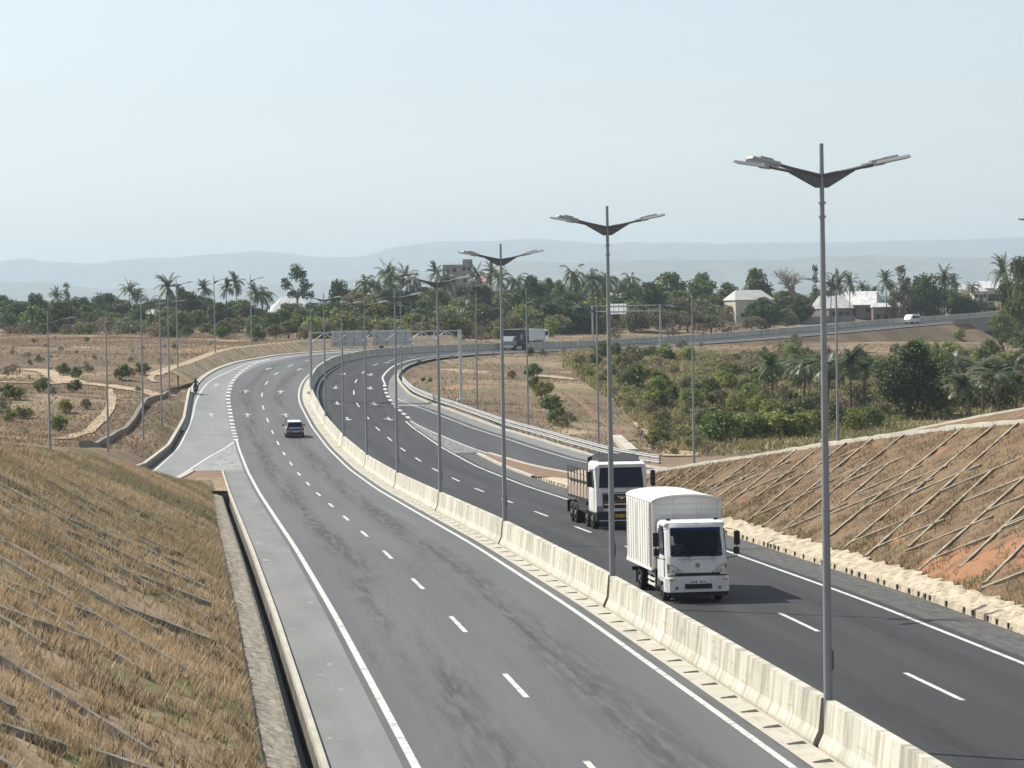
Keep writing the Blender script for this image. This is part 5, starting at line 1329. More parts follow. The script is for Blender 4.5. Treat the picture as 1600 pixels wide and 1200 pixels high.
def tree_proto(key, name, lobes, n, size, leaf, trunk, seed, pw=.38):
    rng = np.random.RandomState(seed); p, d = cloud(rng, lobes, n, pw)
    p[:, 2] = np.maximum(p[:, 2], .15)
    TREE[key] = (name, np_mesh(key + '_crown', leaf_quads(rng, p, d, size), 4, leaf), trunk.mesh(key + '_trunk', M['bark']) if trunk else None)
def dome(rng, W, H, z0, k=11, low=.0):
    lo = [(0, 0, z0 + (H - z0) * .45, W * .36, W * .36, (H - z0) * .52)]
    for i in range(k):
        a = 2 * PI * i / k + rng.uniform(-.3, .3); rr = W * .30 * rng.uniform(.7, 1.1); z = z0 + (H - z0) * rng.uniform(.22, .68)
        s = W * rng.uniform(.15, .24); lo.append((rr * math.cos(a), rr * math.sin(a), z, s, s, s * rng.uniform(.75, 1.0)))
    for i in range(4): lo.append((rng.uniform(-.15, .15) * W, rng.uniform(-.15, .15) * W, z0 + (H - z0) * .8, W * .17, W * .17, (H - z0) * .2))
    return lo
rr_ = np.random.RandomState(5)
for i in range(4): tree_proto(f'mango{i}', 'mango_tree', dome(rr_, 11, 10, .6), 4200, .72, M['leaf_dark'], limb_mb(rr_, 10, .35, 2.2), 20 + i)
for i in range(3): tree_proto(f'leafy{i}', 'broadleaf_tree', dome(rr_, 9, 10, 2.0, 8), 2600, .68, M['leaf_mid'], limb_mb(rr_, 10, .28, 3.0), 30 + i, .45)
for i in range(2): tree_proto(f'olive{i}', 'scrub_tree', dome(rr_, 9, 7, .8, 9), 2100, .6, M['leaf_olive'], limb_mb(rr_, 7, .2, 1.6), 40 + i, .5)
for i in range(3): tree_proto(f'bush{i}', 'shrub', dome(rr_, 3.2, 2.4, .1, 7), 900, .33, M['leaf_mid'], None, 50 + i, .5)
for i in range(2): tree_proto(f'lime{i}', 'shrub', dome(rr_, 3.0, 2.4, .1, 7), 800, .31, M['leaf_bright'], None, 55 + i, .5)
for i in range(2): tree_proto(f'scrub{i}', 'shrub', dome(rr_, 3.2, 2.0, .05, 7), 700, .29, M['leaf_olive'], None, 60 + i, .55)
for i in range(2): tree_proto(f'dry{i}', 'shrub', dome(rr_, 3.0, 1.8, .05, 6), 330, .24, M['leaf_dry'], None, 65 + i, .6)
# tall open-crowned tree
lob = [(0, 0, 9.5, 2.3, 2.3, 1.5), (-2.6, 0, 7.6, 1.7, 1.6, 1.1), (2.4, .5, 7.8, 1.9, 1.8, 1.2), (.3, -.5, 11.2, 1.9, 1.8, 1.2), (-1.3, .3, 5.6, 1.6, 1.6, .9), (3.2, 0, 5.4, 1.8, 1.7, 1.1), (1.2, .6, 6.2, 1.8, 1.8, 1.1), (-3.6, .2, 8.6, .9, .9, .7), (2.2, -.6, 10, 1.2, 1.2, .8)]
tree_proto('tall', 'open_crowned_tree', lob, 2300, .5, M['leaf_dark'], limb_mb(rr_, 11, .3, 4.6, 7, 2.6), 70, .5)
lob = [(0, 0, z, 1.0 + .35 * math.sin(z * 2), 1.0 + .3 * math.cos(z * 1.7), 1.2) for z in (3, 4.5, 6, 7.5, 9, 10.5)] + [(1.4, 0, 6.5, 1.1, 1, 1.3), (-1.4, .3, 5, 1.2, 1, 1.4), (-.9, 0, 8.5, .9, .9, 1.1)]
tree_proto('casuarina', 'casuarina_tree', lob, 1700, .42, M['leaf_olive'], limb_mb(rr_, 9, .22, 3, 4, 1), 71, .55)
lob = [(0, 0, z, .75, .75, 1.0) for z in (1.5, 3, 4.5, 6, 7.5)]
tree_proto('column', 'columnar_tree', lob, 700, .4, M['leaf_dark'], limb_mb(rr_, 6, .15, 2, 3, .4), 72, .5)
tree_proto('dark', 'dense_round_tree', dome(rr_, 9.6, 11.5, .3, 15), 11000, .40, M['leaf_dark'], limb_mb(rr_, 11, .4, 2.0, 6, 3), 73, .36)
tree_proto('spread', 'spreading_tree', [(0, 0, 4.2, 3.6, 3, 1.2), (3.2, 0, 3.6, 2.4, 2.2, 1.0), (-3.2, 0, 3.4, 2.4, 2.2, 1.0), (1.2, 0, 5.0, 2.2, 2, .9), (4.5, 0, 2.4, 1.5, 1.4, .9)], 2600, .42, M['leaf_mid'], limb_mb(rr_, 5, .25, 1.2, 6, 2.6), 74, .5)
# bare baobab
def bare(seed, depth=5, r0=.75, L0=3.4):
    rg = random.Random(seed); mb = MB()
    def br(p, d, L, r, k):
        e = p + d * L; m = p.lerp(e, .5) + Vector((rg.uniform(-.12, .12), rg.uniform(-.12, .12), rg.uniform(-.1, .1))) * L
        mb.tube([p, m, e], [r, r * .85, r * .66], 6 if k > 2 else 4, caps=False)
        if k == 0: return
        for q in range(2 if k < 3 else 3):
            nd = (d + Vector((rg.uniform(-.95, .95), rg.uniform(-.95, .95), rg.uniform(-.35, .5)))).normalized(); br(e, nd, L * rg.uniform(.62, .86), r * .56, k - 1)
    br(Vector((0, 0, -.4)), Vector((0, 0, 1)), L0, r0, depth)
    return mb
def palm_proto(key, H, lean, seed, nf=26, fl=4.3):
    rng = random.Random(seed); tr = MB(); top = Vector((lean, lean * .2, H))
    tr.tube([(0, 0, -.5), (lean * .1, 0, H * .35), (lean * .45, lean * .1, H * .7), top], [.22, .16, .13, .11], 7)
    P = []
    for k in range(nf):
        az = 2 * PI * k / nf * 2.4 + rng.uniform(-.25, .25); el = R(rng.choice([72, 55, 40, 25, 8, -12, -30]) + rng.uniform(-8, 8)); Lf = fl * rng.uniform(.8, 1.1)
        wind = Vector((-.10, .02, 0)); d = Vector((math.cos(az) * math.cos(el), math.sin(az) * math.cos(el), math.sin(el))); p = top.copy(); seg = 9; q = [p.copy()]
        for i in range(seg):
            d = (d + Vector((0, 0, -.17 - .02 * i)) * .75 + wind * .25).normalized(); p = p + d * (Lf / seg); q.append(p.copy())
        for i in range(seg):
            dd = (q[i + 1] - q[i]).normalized(); sd = dd.cross(Vector((0, 0, 1)))
            if sd.length < .05: sd = Vector((1, 0, 0))
            sd.normalize(); u = i / seg; ll = .85 * math.sin(PI * min(1, .18 + u * .85)) + .12
            P += [q[i] + sd * .03, q[i + 1] + sd * .02, q[i] - sd * .03]
            for j in range(2):
                o = q[i].lerp(q[i + 1], j / 2); o2 = q[i].lerp(q[i + 1], j / 2 + .5)
                for sg in (-1, 1):
                    tip = o + sd * sg * ll * rng.uniform(.75, 1.05) + dd * ll * .45 + Vector((0, 0, -ll * rng.uniform(.25, .6)))
                    P += [o, o2, tip]
    nt_ = []
    for k in range(6):
        a = rng.uniform(0, 6.28)
    TREE[key] = ('palm_tree', np_mesh(key + '_crown', np.array([tuple(p) for p in P]), 3, M['frond']), tr.mesh(key + '_trunk', M['bark']))
for i, (H, le) in enumerate([(9, .6), (10.5, -.8), (8, 1.2), (11, .3), (7, -.5)]): palm_proto(f'palm{i}', H, le, 80 + i)

KTXT = {'mango': ('round dark green mango tree', 'tree'), 'leafy': ('leafy green broadleaf tree', 'tree'), 'olive': ('dull olive scrub tree', 'tree'), 'palm': ('coconut palm', 'palm tree'), 'bush': ('green leafy shrub', 'shrub'), 'lime': ('bright yellow-green shrub', 'shrub'), 'scrub': ('dull olive shrub', 'shrub'), 'dry': ('dry brown shrub', 'shrub'),
        'tall': ('tall open-crowned dark tree', 'tree'), 'casuarina': ('feathery grey-green casuarina', 'tree'), 'column': ('narrow dark columnar tree', 'tree'), 'dark': ('big dense dark round tree', 'tree'), 'spread': ('flat spreading green tree', 'tree')}
PLANTS = []   # (kind, region, px, object)
def kind_of(key): return key.rstrip('0123456789')
PROTO = {}
def plant(key, pos, sx, sz, rot, region, px):
    name, crown, trunk = TREE[key]; single = trunk is None
    if single: o = link(name, crown)
    else:
        o = link(name, None); o.empty_display_size = .3; c = link('crown', crown, o); t = link('trunk', trunk, o)
    o.location = pos; o.scale = (sx, sx, sz); o.rotation_euler = (0, 0, rot); PLANTS.append((kind_of(key), region, px, o)); return o
DIM = {'mango': (10.2, 10.4), 'leafy': (8.6, 10.6), 'olive': (8.6, 7.3), 'bush': (3.1, 2.5), 'lime': (2.9, 2.5), 'scrub': (3.1, 2.1), 'dry': (2.9, 1.9), 'tall': (8.6, 12.2), 'casuarina': (5, 11.8), 'column': (1.6, 8.4), 'dark': (9.6, 11.8), 'spread': (11.5, 5.9)}
PH = {0: 11.4, 1: 12.9, 2: 10.4, 3: 13.4, 4: 9.4}
rt_ = random.Random(21)
def tree_at(kind, px, ytop, Y, wpx=None, region='x', base=None):
    p = at(px, ytop, Y); g = float(gz(np.array([p.x]), np.array([p.y]))[0]); H = max(p.z - g, 1.0)
    n = {'mango': 4, 'leafy': 3, 'olive': 2, 'palm': 5, 'bush': 3, 'lime': 2, 'scrub': 2, 'dry': 2}.get(kind, 0)
    i = rt_.randrange(n) if n else None; key = kind + ('' if i is None else str(i))
    if kind == 'palm': sz = H / PH[i]; sx = min(max(sz * .82, .7), .92) if Y > 400 else min(max(sz, .8), 1.1)
    else:
        sz = H / DIM[kind][1]; sx = (wpx * Y / F) / DIM[kind][0] if wpx else sz
    return plant(key, (p.x, p.y, g), sx, sz, rt_.uniform(0, 6.28), region, px)
def region_far(px):
    for x, t in ((235, 'behind the dry field at far left'), (430, 'behind the left ramp lamps'), (560, 'left of and behind the sign gantry'), (730, 'behind the right half of the gantry'), (880, 'behind the far trucks'), (1040, 'behind the far small gantry'), (1215, 'near the cream house'), (1430, 'around the brown houses'), (9999, 'above the far bridge')):
        if px < x: return t
def far(kind, *rows):
    for r in rows: tree_at(kind, *r, region=region_far(r[0]))
far('mango', (24, 471, 545, 68), (86, 467, 550, 74), (58, 455, 640, 44), (128, 461, 640, 54), (164, 455, 680, 44), (192, 466, 640, 56), (8, 459, 700, 40), (218, 480, 560, 36), (298, 452, 600, 44), (285, 446, 680, 34), (528, 433, 620, 42), (500, 470, 520, 56), (425, 486, 520, 42), (575, 470, 540, 60),
    (540, 476, 520, 54), (620, 468, 540, 60), (830, 427, 640, 46), (812, 446, 600, 56), (862, 470, 560, 66), (912, 470, 560, 60), (1012, 437, 600, 54), (1195, 462, 590, 62), (1445, 423, 640, 68), (1420, 440, 650, 50), (1510, 460, 640, 66), (845, 460, 580, 50), (885, 455, 600, 56), (960, 462, 580, 56), (1250, 462, 620, 50), (345, 470, 560, 46), (268, 478, 600, 40), (655, 480, 530, 60), (770, 478, 540, 60))
far('leafy', (475, 478, 500, 62), (450, 500, 480, 44), (445, 480, 530, 40), (680, 448, 600, 62), (722, 462, 560, 74), (752, 470, 545, 76), (700, 486, 525, 70), (640, 452, 620, 54), (595, 450, 620, 60), (560, 446, 640, 60), (855, 430, 660, 30), (874, 433, 650, 28), (1042, 421, 640, 76), (1097, 421, 640, 54), (1138, 437, 640, 44), (1182, 414, 650, 50), (1062, 450, 620, 60), (1005, 460, 600, 60), (1120, 455, 620, 44),
    (1592, 392, 560, 70), (1600, 425, 540, 60), (1540, 470, 650, 50), (1575, 460, 600, 40), (380, 465, 600, 50), (325, 462, 620, 44), (240, 474, 640, 40), (790, 450, 620, 50), (940, 445, 650, 60), (985, 440, 650, 60), (1280, 455, 680, 44), (1480, 450, 680, 60), (1225, 452, 640, 50), (610, 440, 700, 60), (735, 445, 690, 60))
far('olive', (555, 452, 590, 60), (665, 500, 500, 60), (1030, 478, 560, 70), (1075, 482, 560, 60), (1110, 490, 560, 56), (990, 478, 560, 50), (1060, 462, 600, 60), (1230, 480, 600, 44), (1175, 492, 580, 50), (600, 500, 510, 50), (800, 490, 530, 50), (430, 505, 470, 40), (1300, 478, 655, 30))
far('palm', (200, 439, 600), (257, 430, 590), (236, 457, 600), (320, 439, 600), (352, 436, 610), (369, 427, 610), (398, 444, 560), (409, 441, 580), (570, 421, 600), (602, 411, 640), (616, 418, 620), (637, 416, 640), (646, 419, 620), (680, 411, 660), (695, 416, 640), (745, 415, 660), (766, 411, 660), (776, 421, 640), (802, 419, 640), (590, 425, 650),
    (898, 404, 600), (925, 411, 610), (945, 417, 620), (965, 426, 640), (985, 419, 650), (913, 425, 640), (1297, 431, 620), (1312, 424, 640), (1327, 428, 630), (1348, 441, 680), (1385, 425, 640), (1475, 419, 640), (1491, 430, 660), (1517, 436, 700), (1565, 402, 600), (85, 451, 660), (725, 470, 550), (1033, 455, 600), (215, 452, 640), (1365, 447, 690))
far('casuarina', (1409, 411, 620, 44), (1395, 440, 640, 30), (104, 440, 700, 24))
far('tall', (463, 412, 640, 58)); far('column', (1273, 413, 640, 10))
far('dry', (1357, 440, 700, 26), (1050, 500, 540, 40), (1090, 502, 545, 44), (1140, 500, 560, 44), (1200, 496, 590, 40), (960, 510, 520, 36), (760, 518, 500, 40))
# second rows that close the belt of trees
fl = random.Random(77)
for k in range(70):
    px = fl.uniform(-20, 1620); yb = np.interp(px, [0, 250, 450, 700, 900, 1200, 1600], [472, 478, 482, 452, 462, 456, 446]); kd = fl.choice(['mango', 'leafy', 'leafy', 'olive', 'mango'])
    tree_at(kd, px, yb + fl.uniform(-5, 14), fl.uniform(700, 900), fl.uniform(36, 58), region_far(px))
for k in range(34):
    px = fl.uniform(-10, 900); yb = np.interp(px, [0, 250, 450, 700, 900], [462, 468, 474, 440, 446]); tree_at(fl.choice(['mango', 'leafy', 'mango']), px, yb + fl.uniform(-4, 16), fl.uniform(600, 720), fl.uniform(48, 70), region_far(px))
# low scrub in front of the belt
for k in range(64):
    px = fl.uniform(0, 1240); Y = float(np.interp(px, [0, 430, 480, 560, 800, 1000, 1240], [515, 455, 470, 500, 535, 560, 625])) + fl.uniform(-6, 16)
    p = at(px, 500, Y); g = gp(p.x, p.y); kd = fl.choice(['scrub', 'scrub', 'dry', 'bush', 'lime'] if px > 420 else ['scrub', 'dry', 'dry', 'bush'])
    key = kd + str(fl.randrange(2)); sc = fl.uniform(.8, 1.7); plant(key, g, sc, sc * fl.uniform(.8, 1.3), fl.uniform(0, 6), region_far(px), px)
for k in range(60):
    px = fl.uniform(0, 480); Y = fl.uniform(525, 600); p = at(px, 500, Y); g = gp(p.x, p.y); kd = fl.choice(['bush', 'scrub', 'scrub', 'bush', 'dry'])
    key = kd + str(fl.randrange(2)); sc = fl.uniform(1.0, 2.2); plant(key, g, sc * 1.2, sc * fl.uniform(.8, 1.2), fl.uniform(0, 6), region_far(px), px)
for k in range(26):
    px = fl.uniform(0, 440); tree_at(fl.choice(['mango', 'leafy', 'olive']), px, fl.uniform(474, 490), fl.uniform(600, 680), fl.uniform(30, 50), region_far(px))
for k in range(95):
    px = fl.uniform(470, 1230); Y = float(np.interp(px, [470, 560, 800, 1000, 1240], [485, 505, 540, 565, 625])) + fl.uniform(0, 40)
    p = at(px, 500, Y); g = gp(p.x, p.y); kd = fl.choice(['bush', 'lime', 'scrub', 'scrub', 'bush'] if px < 1000 else ['scrub', 'scrub', 'dry', 'dry', 'bush'])
    key = kd + str(fl.randrange(2)); sc = fl.uniform(1.4, 2.6); plant(key, g, sc * 1.2, sc * fl.uniform(.8, 1.2), fl.uniform(0, 6), region_far(px), px)
# right foreground: the big dark tree, palms, spreading tree
def near(kind, px, ytop, Y, wpx=None, reg=''): return tree_at(kind, px, ytop, Y, wpx, reg)
near('dark', 1421, 528, 285, 134, 'in the valley right of the nearest lamp')
near('spread', 1566, 488, 470, 100, 'in front of the far bridge')
VP = [(1207, 556, 300), (1255, 545, 305), (1245, 560, 330), (1292, 553, 300), (1328, 543, 290), (1350, 560, 300), (1310, 575, 330), (1500, 548, 300), (1535, 560, 290), (1560, 566, 285), (1588, 560, 290), (1480, 570, 310), (1600, 585, 300), (1515, 585, 280)]
for px, yt, Y in VP: near('palm', px, yt, Y, None, 'in the valley on the right')
near('lime', 1462, 530, 330, 30, 'in the valley on the right'); near('lime', 1440, 525, 420, 40, 'in the valley on the right')
def shrub(px, py, hpx, kinds, reg, wf=1.25):
    p = drop(px, py); Y = p.y; H = hpx * Y / F; kd = kinds[fl.randrange(len(kinds))]; n = 3 if kd == 'bush' else 2; key = kd + str(fl.randrange(n))
    plant(key, p, H * wf / DIM[kd][0] * fl.uniform(.9, 1.25), H / DIM[kd][1], fl.uniform(0, 6), reg, px)
# shrubs on the left field, each where the photo has one
for px, py, h, kd in [(100, 588, 22, 'bush'), (118, 592, 20, 'bush'), (66, 613, 24, 'bush'), (117, 614, 22, 'bush'), (83, 617, 14, 'scrub'), (104, 646, 24, 'lime'), (93, 675, 28, 'bush'), (135, 640, 18, 'scrub'), (12, 625, 26, 'bush'), (28, 626, 22, 'lime'), (15, 660, 22, 'lime'), (32, 655, 20, 'scrub'), (42, 655, 18, 'lime'), (3, 645, 26, 'scrub'),
    (22, 590, 24, 'dry'), (8, 592, 22, 'dry'), (192, 594, 26, 'bush'), (205, 590, 16, 'scrub'), (222, 586, 20, 'bush'), (216, 613, 10, 'scrub'), (138, 582, 14, 'scrub'), (124, 580, 9, 'dry'), (60, 565, 12, 'scrub'), (43, 562, 14, 'dry'), (292, 527, 20, 'bush'), (350, 528, 26, 'bush'), (338, 526, 20, 'bush'), (265, 515, 16, 'bush'), (95, 550, 10, 'dry'), (20, 556, 12, 'dry'), (232, 640, 8, 'scrub'), (40, 680, 10, 'dry')]:
    shrub(px, py, h, [kd], 'on the dry field left of the ramp')
# scrub over the valley on the right
VS = [(862, 650, 34, 'bush'), (872, 665, 30, 'bush'), (885, 668, 26, 'scrub'), (850, 625, 30, 'lime'), (838, 612, 26, 'bush'), (832, 590, 24, 'bush'), (800, 592, 14, 'scrub'), (828, 556, 14, 'bush'), (848, 556, 12, 'scrub'), (905, 572, 18, 'scrub'), (930, 572, 20, 'bush'), (960, 560, 26, 'bush'), (975, 580, 30, 'bush'), (990, 608, 40, 'bush'), (985, 568, 24, 'scrub'), (1020, 560, 22, 'scrub'), (1045, 565, 20, 'bush'), (1010, 595, 22, 'lime'),
      (1030, 620, 34, 'lime'), (1050, 632, 30, 'bush'), (1080, 640, 34, 'lime'), (1075, 612, 26, 'scrub'), (1110, 618, 30, 'bush'), (1140, 612, 30, 'lime'), (1125, 640, 34, 'scrub'), (1165, 620, 30, 'bush'), (1150, 650, 36, 'lime'), (1185, 650, 36, 'lime'), (1130, 700, 62, 'bush'), (1120, 680, 50, 'bush'), (1095, 670, 36, 'scrub'), (1160, 690, 46, 'lime'), (1185, 690, 44, 'bush'), (1215, 690, 50, 'lime'), (1235, 668, 40, 'bush'), (1205, 665, 34, 'lime'),
      (1250, 690, 50, 'lime'), (1268, 680, 40, 'bush'), (1270, 640, 30, 'scrub'), (1310, 668, 40, 'bush'), (1335, 675, 40, 'lime'), (1360, 670, 36, 'bush'), (1235, 600, 24, 'scrub'), (1180, 590, 22, 'bush'), (1130, 585, 18, 'lime'), (1150, 565, 14, 'scrub'), (1195, 560, 20, 'scrub'), (1290, 570, 30, 'scrub'), (1310, 590, 30, 'bush'), (1260, 575, 20, 'scrub'), (1345, 600, 30, 'bush'), (1370, 580, 26, 'scrub'), (1475, 650, 40, 'lime'), (1500, 640, 40, 'bush'), (1535, 640, 40, 'scrub'),
      (1570, 640, 44, 'bush'), (1595, 630, 44, 'lime'), (1480, 575, 44, 'lime'), (1590, 575, 26, 'bush'), (1530, 590, 24, 'scrub'), (1555, 600, 26, 'bush'), (1500, 530, 18, 'lime'), (1595, 545, 30, 'bush'), (1400, 555, 20, 'scrub'), (985, 640, 22, 'dry'), (1010, 650, 26, 'dry'), (1035, 662, 26, 'scrub'), (1060, 672, 24, 'dry'), (960, 620, 16, 'dry'), (940, 600, 16, 'scrub'), (920, 590, 16, 'lime'), (1065, 690, 24, 'dry'), (1085, 705, 26, 'scrub'), (1105, 712, 24, 'dry'), (1045, 640, 22, 'scrub'),
      (1000, 675, 14, 'dry'), (1015, 690, 14, 'scrub'), (980, 700, 12, 'dry'), (655, 570, 8, 'scrub'), (672, 598, 8, 'bush'), (662, 597, 7, 'bush'), (705, 565, 10, 'dry'), (745, 560, 10, 'dry'), (770, 558, 8, 'dry'), (940, 545, 12, 'scrub'), (880, 552, 10, 'dry'), (1065, 545, 14, 'scrub'), (1095, 545, 12, 'dry'), (1220, 548, 14, 'dry'), (1240, 545, 24, 'scrub'), (1245, 560, 26, 'bush')]
for px, py, h, kd in VS: shrub(px, py, h, [kd], 'on the overgrown ground right of the ramp')
for k in range(230):
    px = fl.uniform(930, 1600); py = fl.uniform(560, 715)
    if py > np.interp(px, [930, 1030, 1300, 1600], [700, 725, 690, 625]) - 8 or (px < 1000 and py > 600): continue
    shrub(px, py, fl.uniform(12, 34), ['scrub', 'scrub', 'bush', 'lime', 'dry', 'bush'], 'on the overgrown ground right of the ramp')
for k in range(80):
    px = fl.uniform(0, 430); py = fl.uniform(530, 640)
    if py > 640 - px * .22 - 12: continue
    shrub(px, py, fl.uniform(4, 9), ['dry', 'dry', 'scrub'], 'on the dry field left of the ramp')
def wob(x, y, f, ph): return np.sin(x * f + 1.7 * np.sin(y * f * .7 + ph)) * np.cos(y * f * 1.1 + ph * 2 + 1.3 * np.sin(x * f * .6))
# knee-high green growth that covers the valley floor
def low_cover(n, region, kinds, seed):
    rng = np.random.RandomState(seed); out = []; mi = []
    for q in range(n):
        for _ in range(20):
            px, py = rng.uniform(region[0], region[1]), rng.uniform(region[2], region[3])
            lo = np.interp(px, [900, 960, 1050, 1300, 1600], [585, 625, 705, 690, 625]) - 4; hi = np.interp(px, [900, 1000, 1100, 1250, 1400, 1600], [556, 548, 552, 555, 545, 535])
            if hi < py < lo and wob(px, py * 3, .018, 2) > -.55: break
        else: continue
        p = drop(px, py); k = kinds[int(rng.randint(len(kinds)))]; m = rng.randint(40, 80); r = rng.uniform(.5, 1.5); d = rng.randn(m, 3); d /= np.linalg.norm(d, axis=1)[:, None]; d[:, 2] = abs(d[:, 2])
        pts = np.array(p) + d * rng.uniform(.3, 1, (m, 1)) * np.array([r, r, r * rng.uniform(.45, .9)]); out.append(leaf_quads(rng, pts, d, .34)); mi += [k] * m
    return np.concatenate(out), mi
COV, COVM = low_cover(1500, (900, 1600, 540, 712), (0, 1, 1, 0, 1, 2, 2), 31)
SH = [q for q in PLANTS if q[3].name.split('.')[0] == 'shrub']
SH.sort(key=lambda q: -q[3].scale[0] * q[3].scale[2] * DIM[q[0]][0] * DIM[q[0]][1] / max(q[3].location.y, 50) ** 2)
REST = SH[280:]; mats_ = [M['leaf_mid'], M['leaf_bright'], M['leaf_olive'], M['leaf_dry']]; VV = [COV]; MI = list(COVM)
for kd, reg, px, o in REST:
    me = o.data; n = len(me.vertices); co = np.zeros(n * 3, np.float32); me.vertices.foreach_get('co', co); co = co.reshape(-1, 3) * np.array(o.scale)
    a = o.rotation_euler.z; x = co[:, 0] * math.cos(a) - co[:, 1] * math.sin(a) + o.location.x; y = co[:, 0] * math.sin(a) + co[:, 1] * math.cos(a) + o.location.y
    VV.append(np.stack([x, y, co[:, 2] + o.location.z], -1)); MI += [mats_.index(me.materials[0])] * (n // 4)
me = np_mesh('low_scrub', np.concatenate(VV), 4, mats_[0])
for m_ in mats_[1:]: me.materials.append(m_)
me.polygons.foreach_set('material_index', MI); stuff('low_scrub', me)
drop_ids = set(id(q) for q in REST); PLANTS = [q for q in PLANTS if id(q) not in drop_ids]
for q in REST: bpy.data.objects.remove(q[3])
# names that single each plant out: kind, place, order from the left
from collections import defaultdict
grp = defaultdict(list)
for kd, reg, px, o in PLANTS: grp[(kd, reg)].append((px, o))
for (kd, reg), L in grp.items():
    L.sort(key=lambda a: a[0]); txt, cat = KTXT[kd]
    for i, (px, o) in enumerate(L):
        o['label'] = f'{txt} {reg}' if len(L) == 1 else f'{txt} {reg}, {ordw(i + 1)} from left'
        o['category'] = cat
        if len(L) > 1: o['group'] = f'{txt}s {reg}'
# bare baobab and a brown bare bush
p = at(1245, 500, 655); g = gp(p.x, p.y); ob = thing('baobab_tree', 'bare grey baobab with twisting leafless branches above the cream house', 'tree', g); H = at(1245, 413, 655).z - g.z
mb = bare(4, 7, .62, 3.0); zt = max(v[2] for v in mb.v); ob.scale = (H / zt * 1.15,) * 2 + (H / zt,); part('branches', mb, M['bark_pale'], ob)

# ---------------------------------------------------------------- houses
def house(name, label, px, yr, ye, Y, wpx, dep, roof, wallm, hip=.25, rz=0.0, drop_=None, openings=3, cat='house'):
    e = at(px, ye, Y); r = at(px, yr, Y); wd = wpx * Y / F; g = float(gz(np.array([e.x]), np.array([e.y + dep / 2]))[0]) - .6; h = max(e.z - g, 1.2); rh = max(r.z - e.z, .3)
    o = thing(name, label, cat, (e.x, e.y + dep / 2, g), rz); x, y = wd / 2, dep / 2; ins = .45
    w_ = MB(); w_.box((0, 0, h / 2), (wd - ins, dep - ins, h)); wl = part('wall', w_, wallm, o)
    rf = MB(); x1 = x * (1 - 2 * hip)
    V = [(-x, -y, h - .05), (x, -y, h - .05), (x, y, h - .05), (-x, y, h - .05), (-x1, 0, h + rh), (x1, 0, h + rh), (-x, -y, h - .17), (x, -y, h - .17), (x, y, h - .17), (-x, y, h - .17)]
    rf.add(V, [(0, 1, 5, 4), (2, 3, 4, 5), (1, 2, 5), (3, 0, 4), (9, 8, 7, 6), (6, 7, 1, 0), (7, 8, 2, 1), (8, 9, 3, 2), (9, 6, 0, 3)]); part('roof', rf, roof, o)
    for k in range(openings):
        xx = -x + ins + (wd - 2 * ins) * (k + .5) / openings
        if k == openings // 2: d = MB(); d.box((xx, -y + ins / 2 - .01, .6 + 1.0), (.95, .06, 2.0)); part('door', d, M['opening'], o)
        else: d = MB(); d.box((xx, -y + ins / 2 - .01, min(h - .8, 2.2)), (1.0, .06, .9)); part('window', d, M['opening'], o)
    return o
house('house', 'white roofed house half hidden by trees behind the left ramp lamps', 247, 483, 496, 600, 62, 8, M['iron_roof'], M['wall_cream'], .22)
house('house', 'white roofed house behind palms at the left lamps', 365, 478, 493, 640, 50, 8, M['iron_roof'], M['wall_cream'], .1, .5)
house('house', 'large pale pyramid roofed house beside the tall open-crowned tree', 452, 463, 487, 690, 74, 11, M['iron_roof'], M['wall_grey'], .32, .2)
house('house', 'tiny white roof between the mango trees at far left', 146, 501, 506, 610, 14, 5, M['iron_roof'], M['wall_cream'])
house('house', 'small house with turquoise roof left of the tallest palms', 873, 450, 460, 680, 30, 7, M['teal_roof'], M['wall_cream'], .05)
house('house', 'small white roofed house behind the second tall lamp', 950, 456, 461, 680, 34, 7, M['iron_roof'], M['wall_cream'], .05)
house('house', 'house with a bright blue roof among trees', 1098, 448, 459, 640, 34, 8, M['blue_roof'], M['wall_cream'], .28)
house('house', 'cream walled house with grey iron roof below the baobab', 1172, 453, 468, 610, 66, 9, M['grey_roof'], M['wall_cream'], .18, .25)
house('house', 'leftmost brown walled house with white gable roof near the far road', 1303, 462, 481, 630, 46, 9, M['iron_roof'], M['wall_brown'], .0, .4)
house('house', 'largest brown walled house with broad white roof near the far road', 1346, 455, 476, 645, 74, 11, M['iron_roof'], M['wall_brown'], .1, -.35)
house('house', 'brown house with green roof and low white verandah roof', 1388, 462, 477, 650, 46, 8, M['green_roof'], M['wall_brown'], .2)
house('verandah', 'low white verandah roof in front of the green roofed house', 1390, 473, 479, 640, 54, 4, M['iron_roof'], M['wall_brown'], .02, openings=4, cat='verandah')
house('house', 'white roofed house above the bridge, left of two bright roofs', 1541, 439, 450, 760, 30, 8, M['iron_roof'], M['wall_cream'], .12)
house('house', 'white roofed house above the bridge, right of two bright roofs', 1562, 441, 452, 765, 24, 8, M['iron_roof'], M['wall_cream'], .12)
house('house', 'grey roofed low house below the two bright roofs', 1533, 449, 455, 740, 24, 7, M['grey_roof'], M['wall_cream'], .25)
house('house', 'white roofed house just left of the palm above the bridge', 1509, 444, 452, 770, 18, 7, M['iron_roof'], M['wall_cream'], .12)
house('house', 'pink roofed building right of the grey tower', 748, 429, 440, 800, 32, 10, M['pink_roof'], M['wall_cream'], .02)
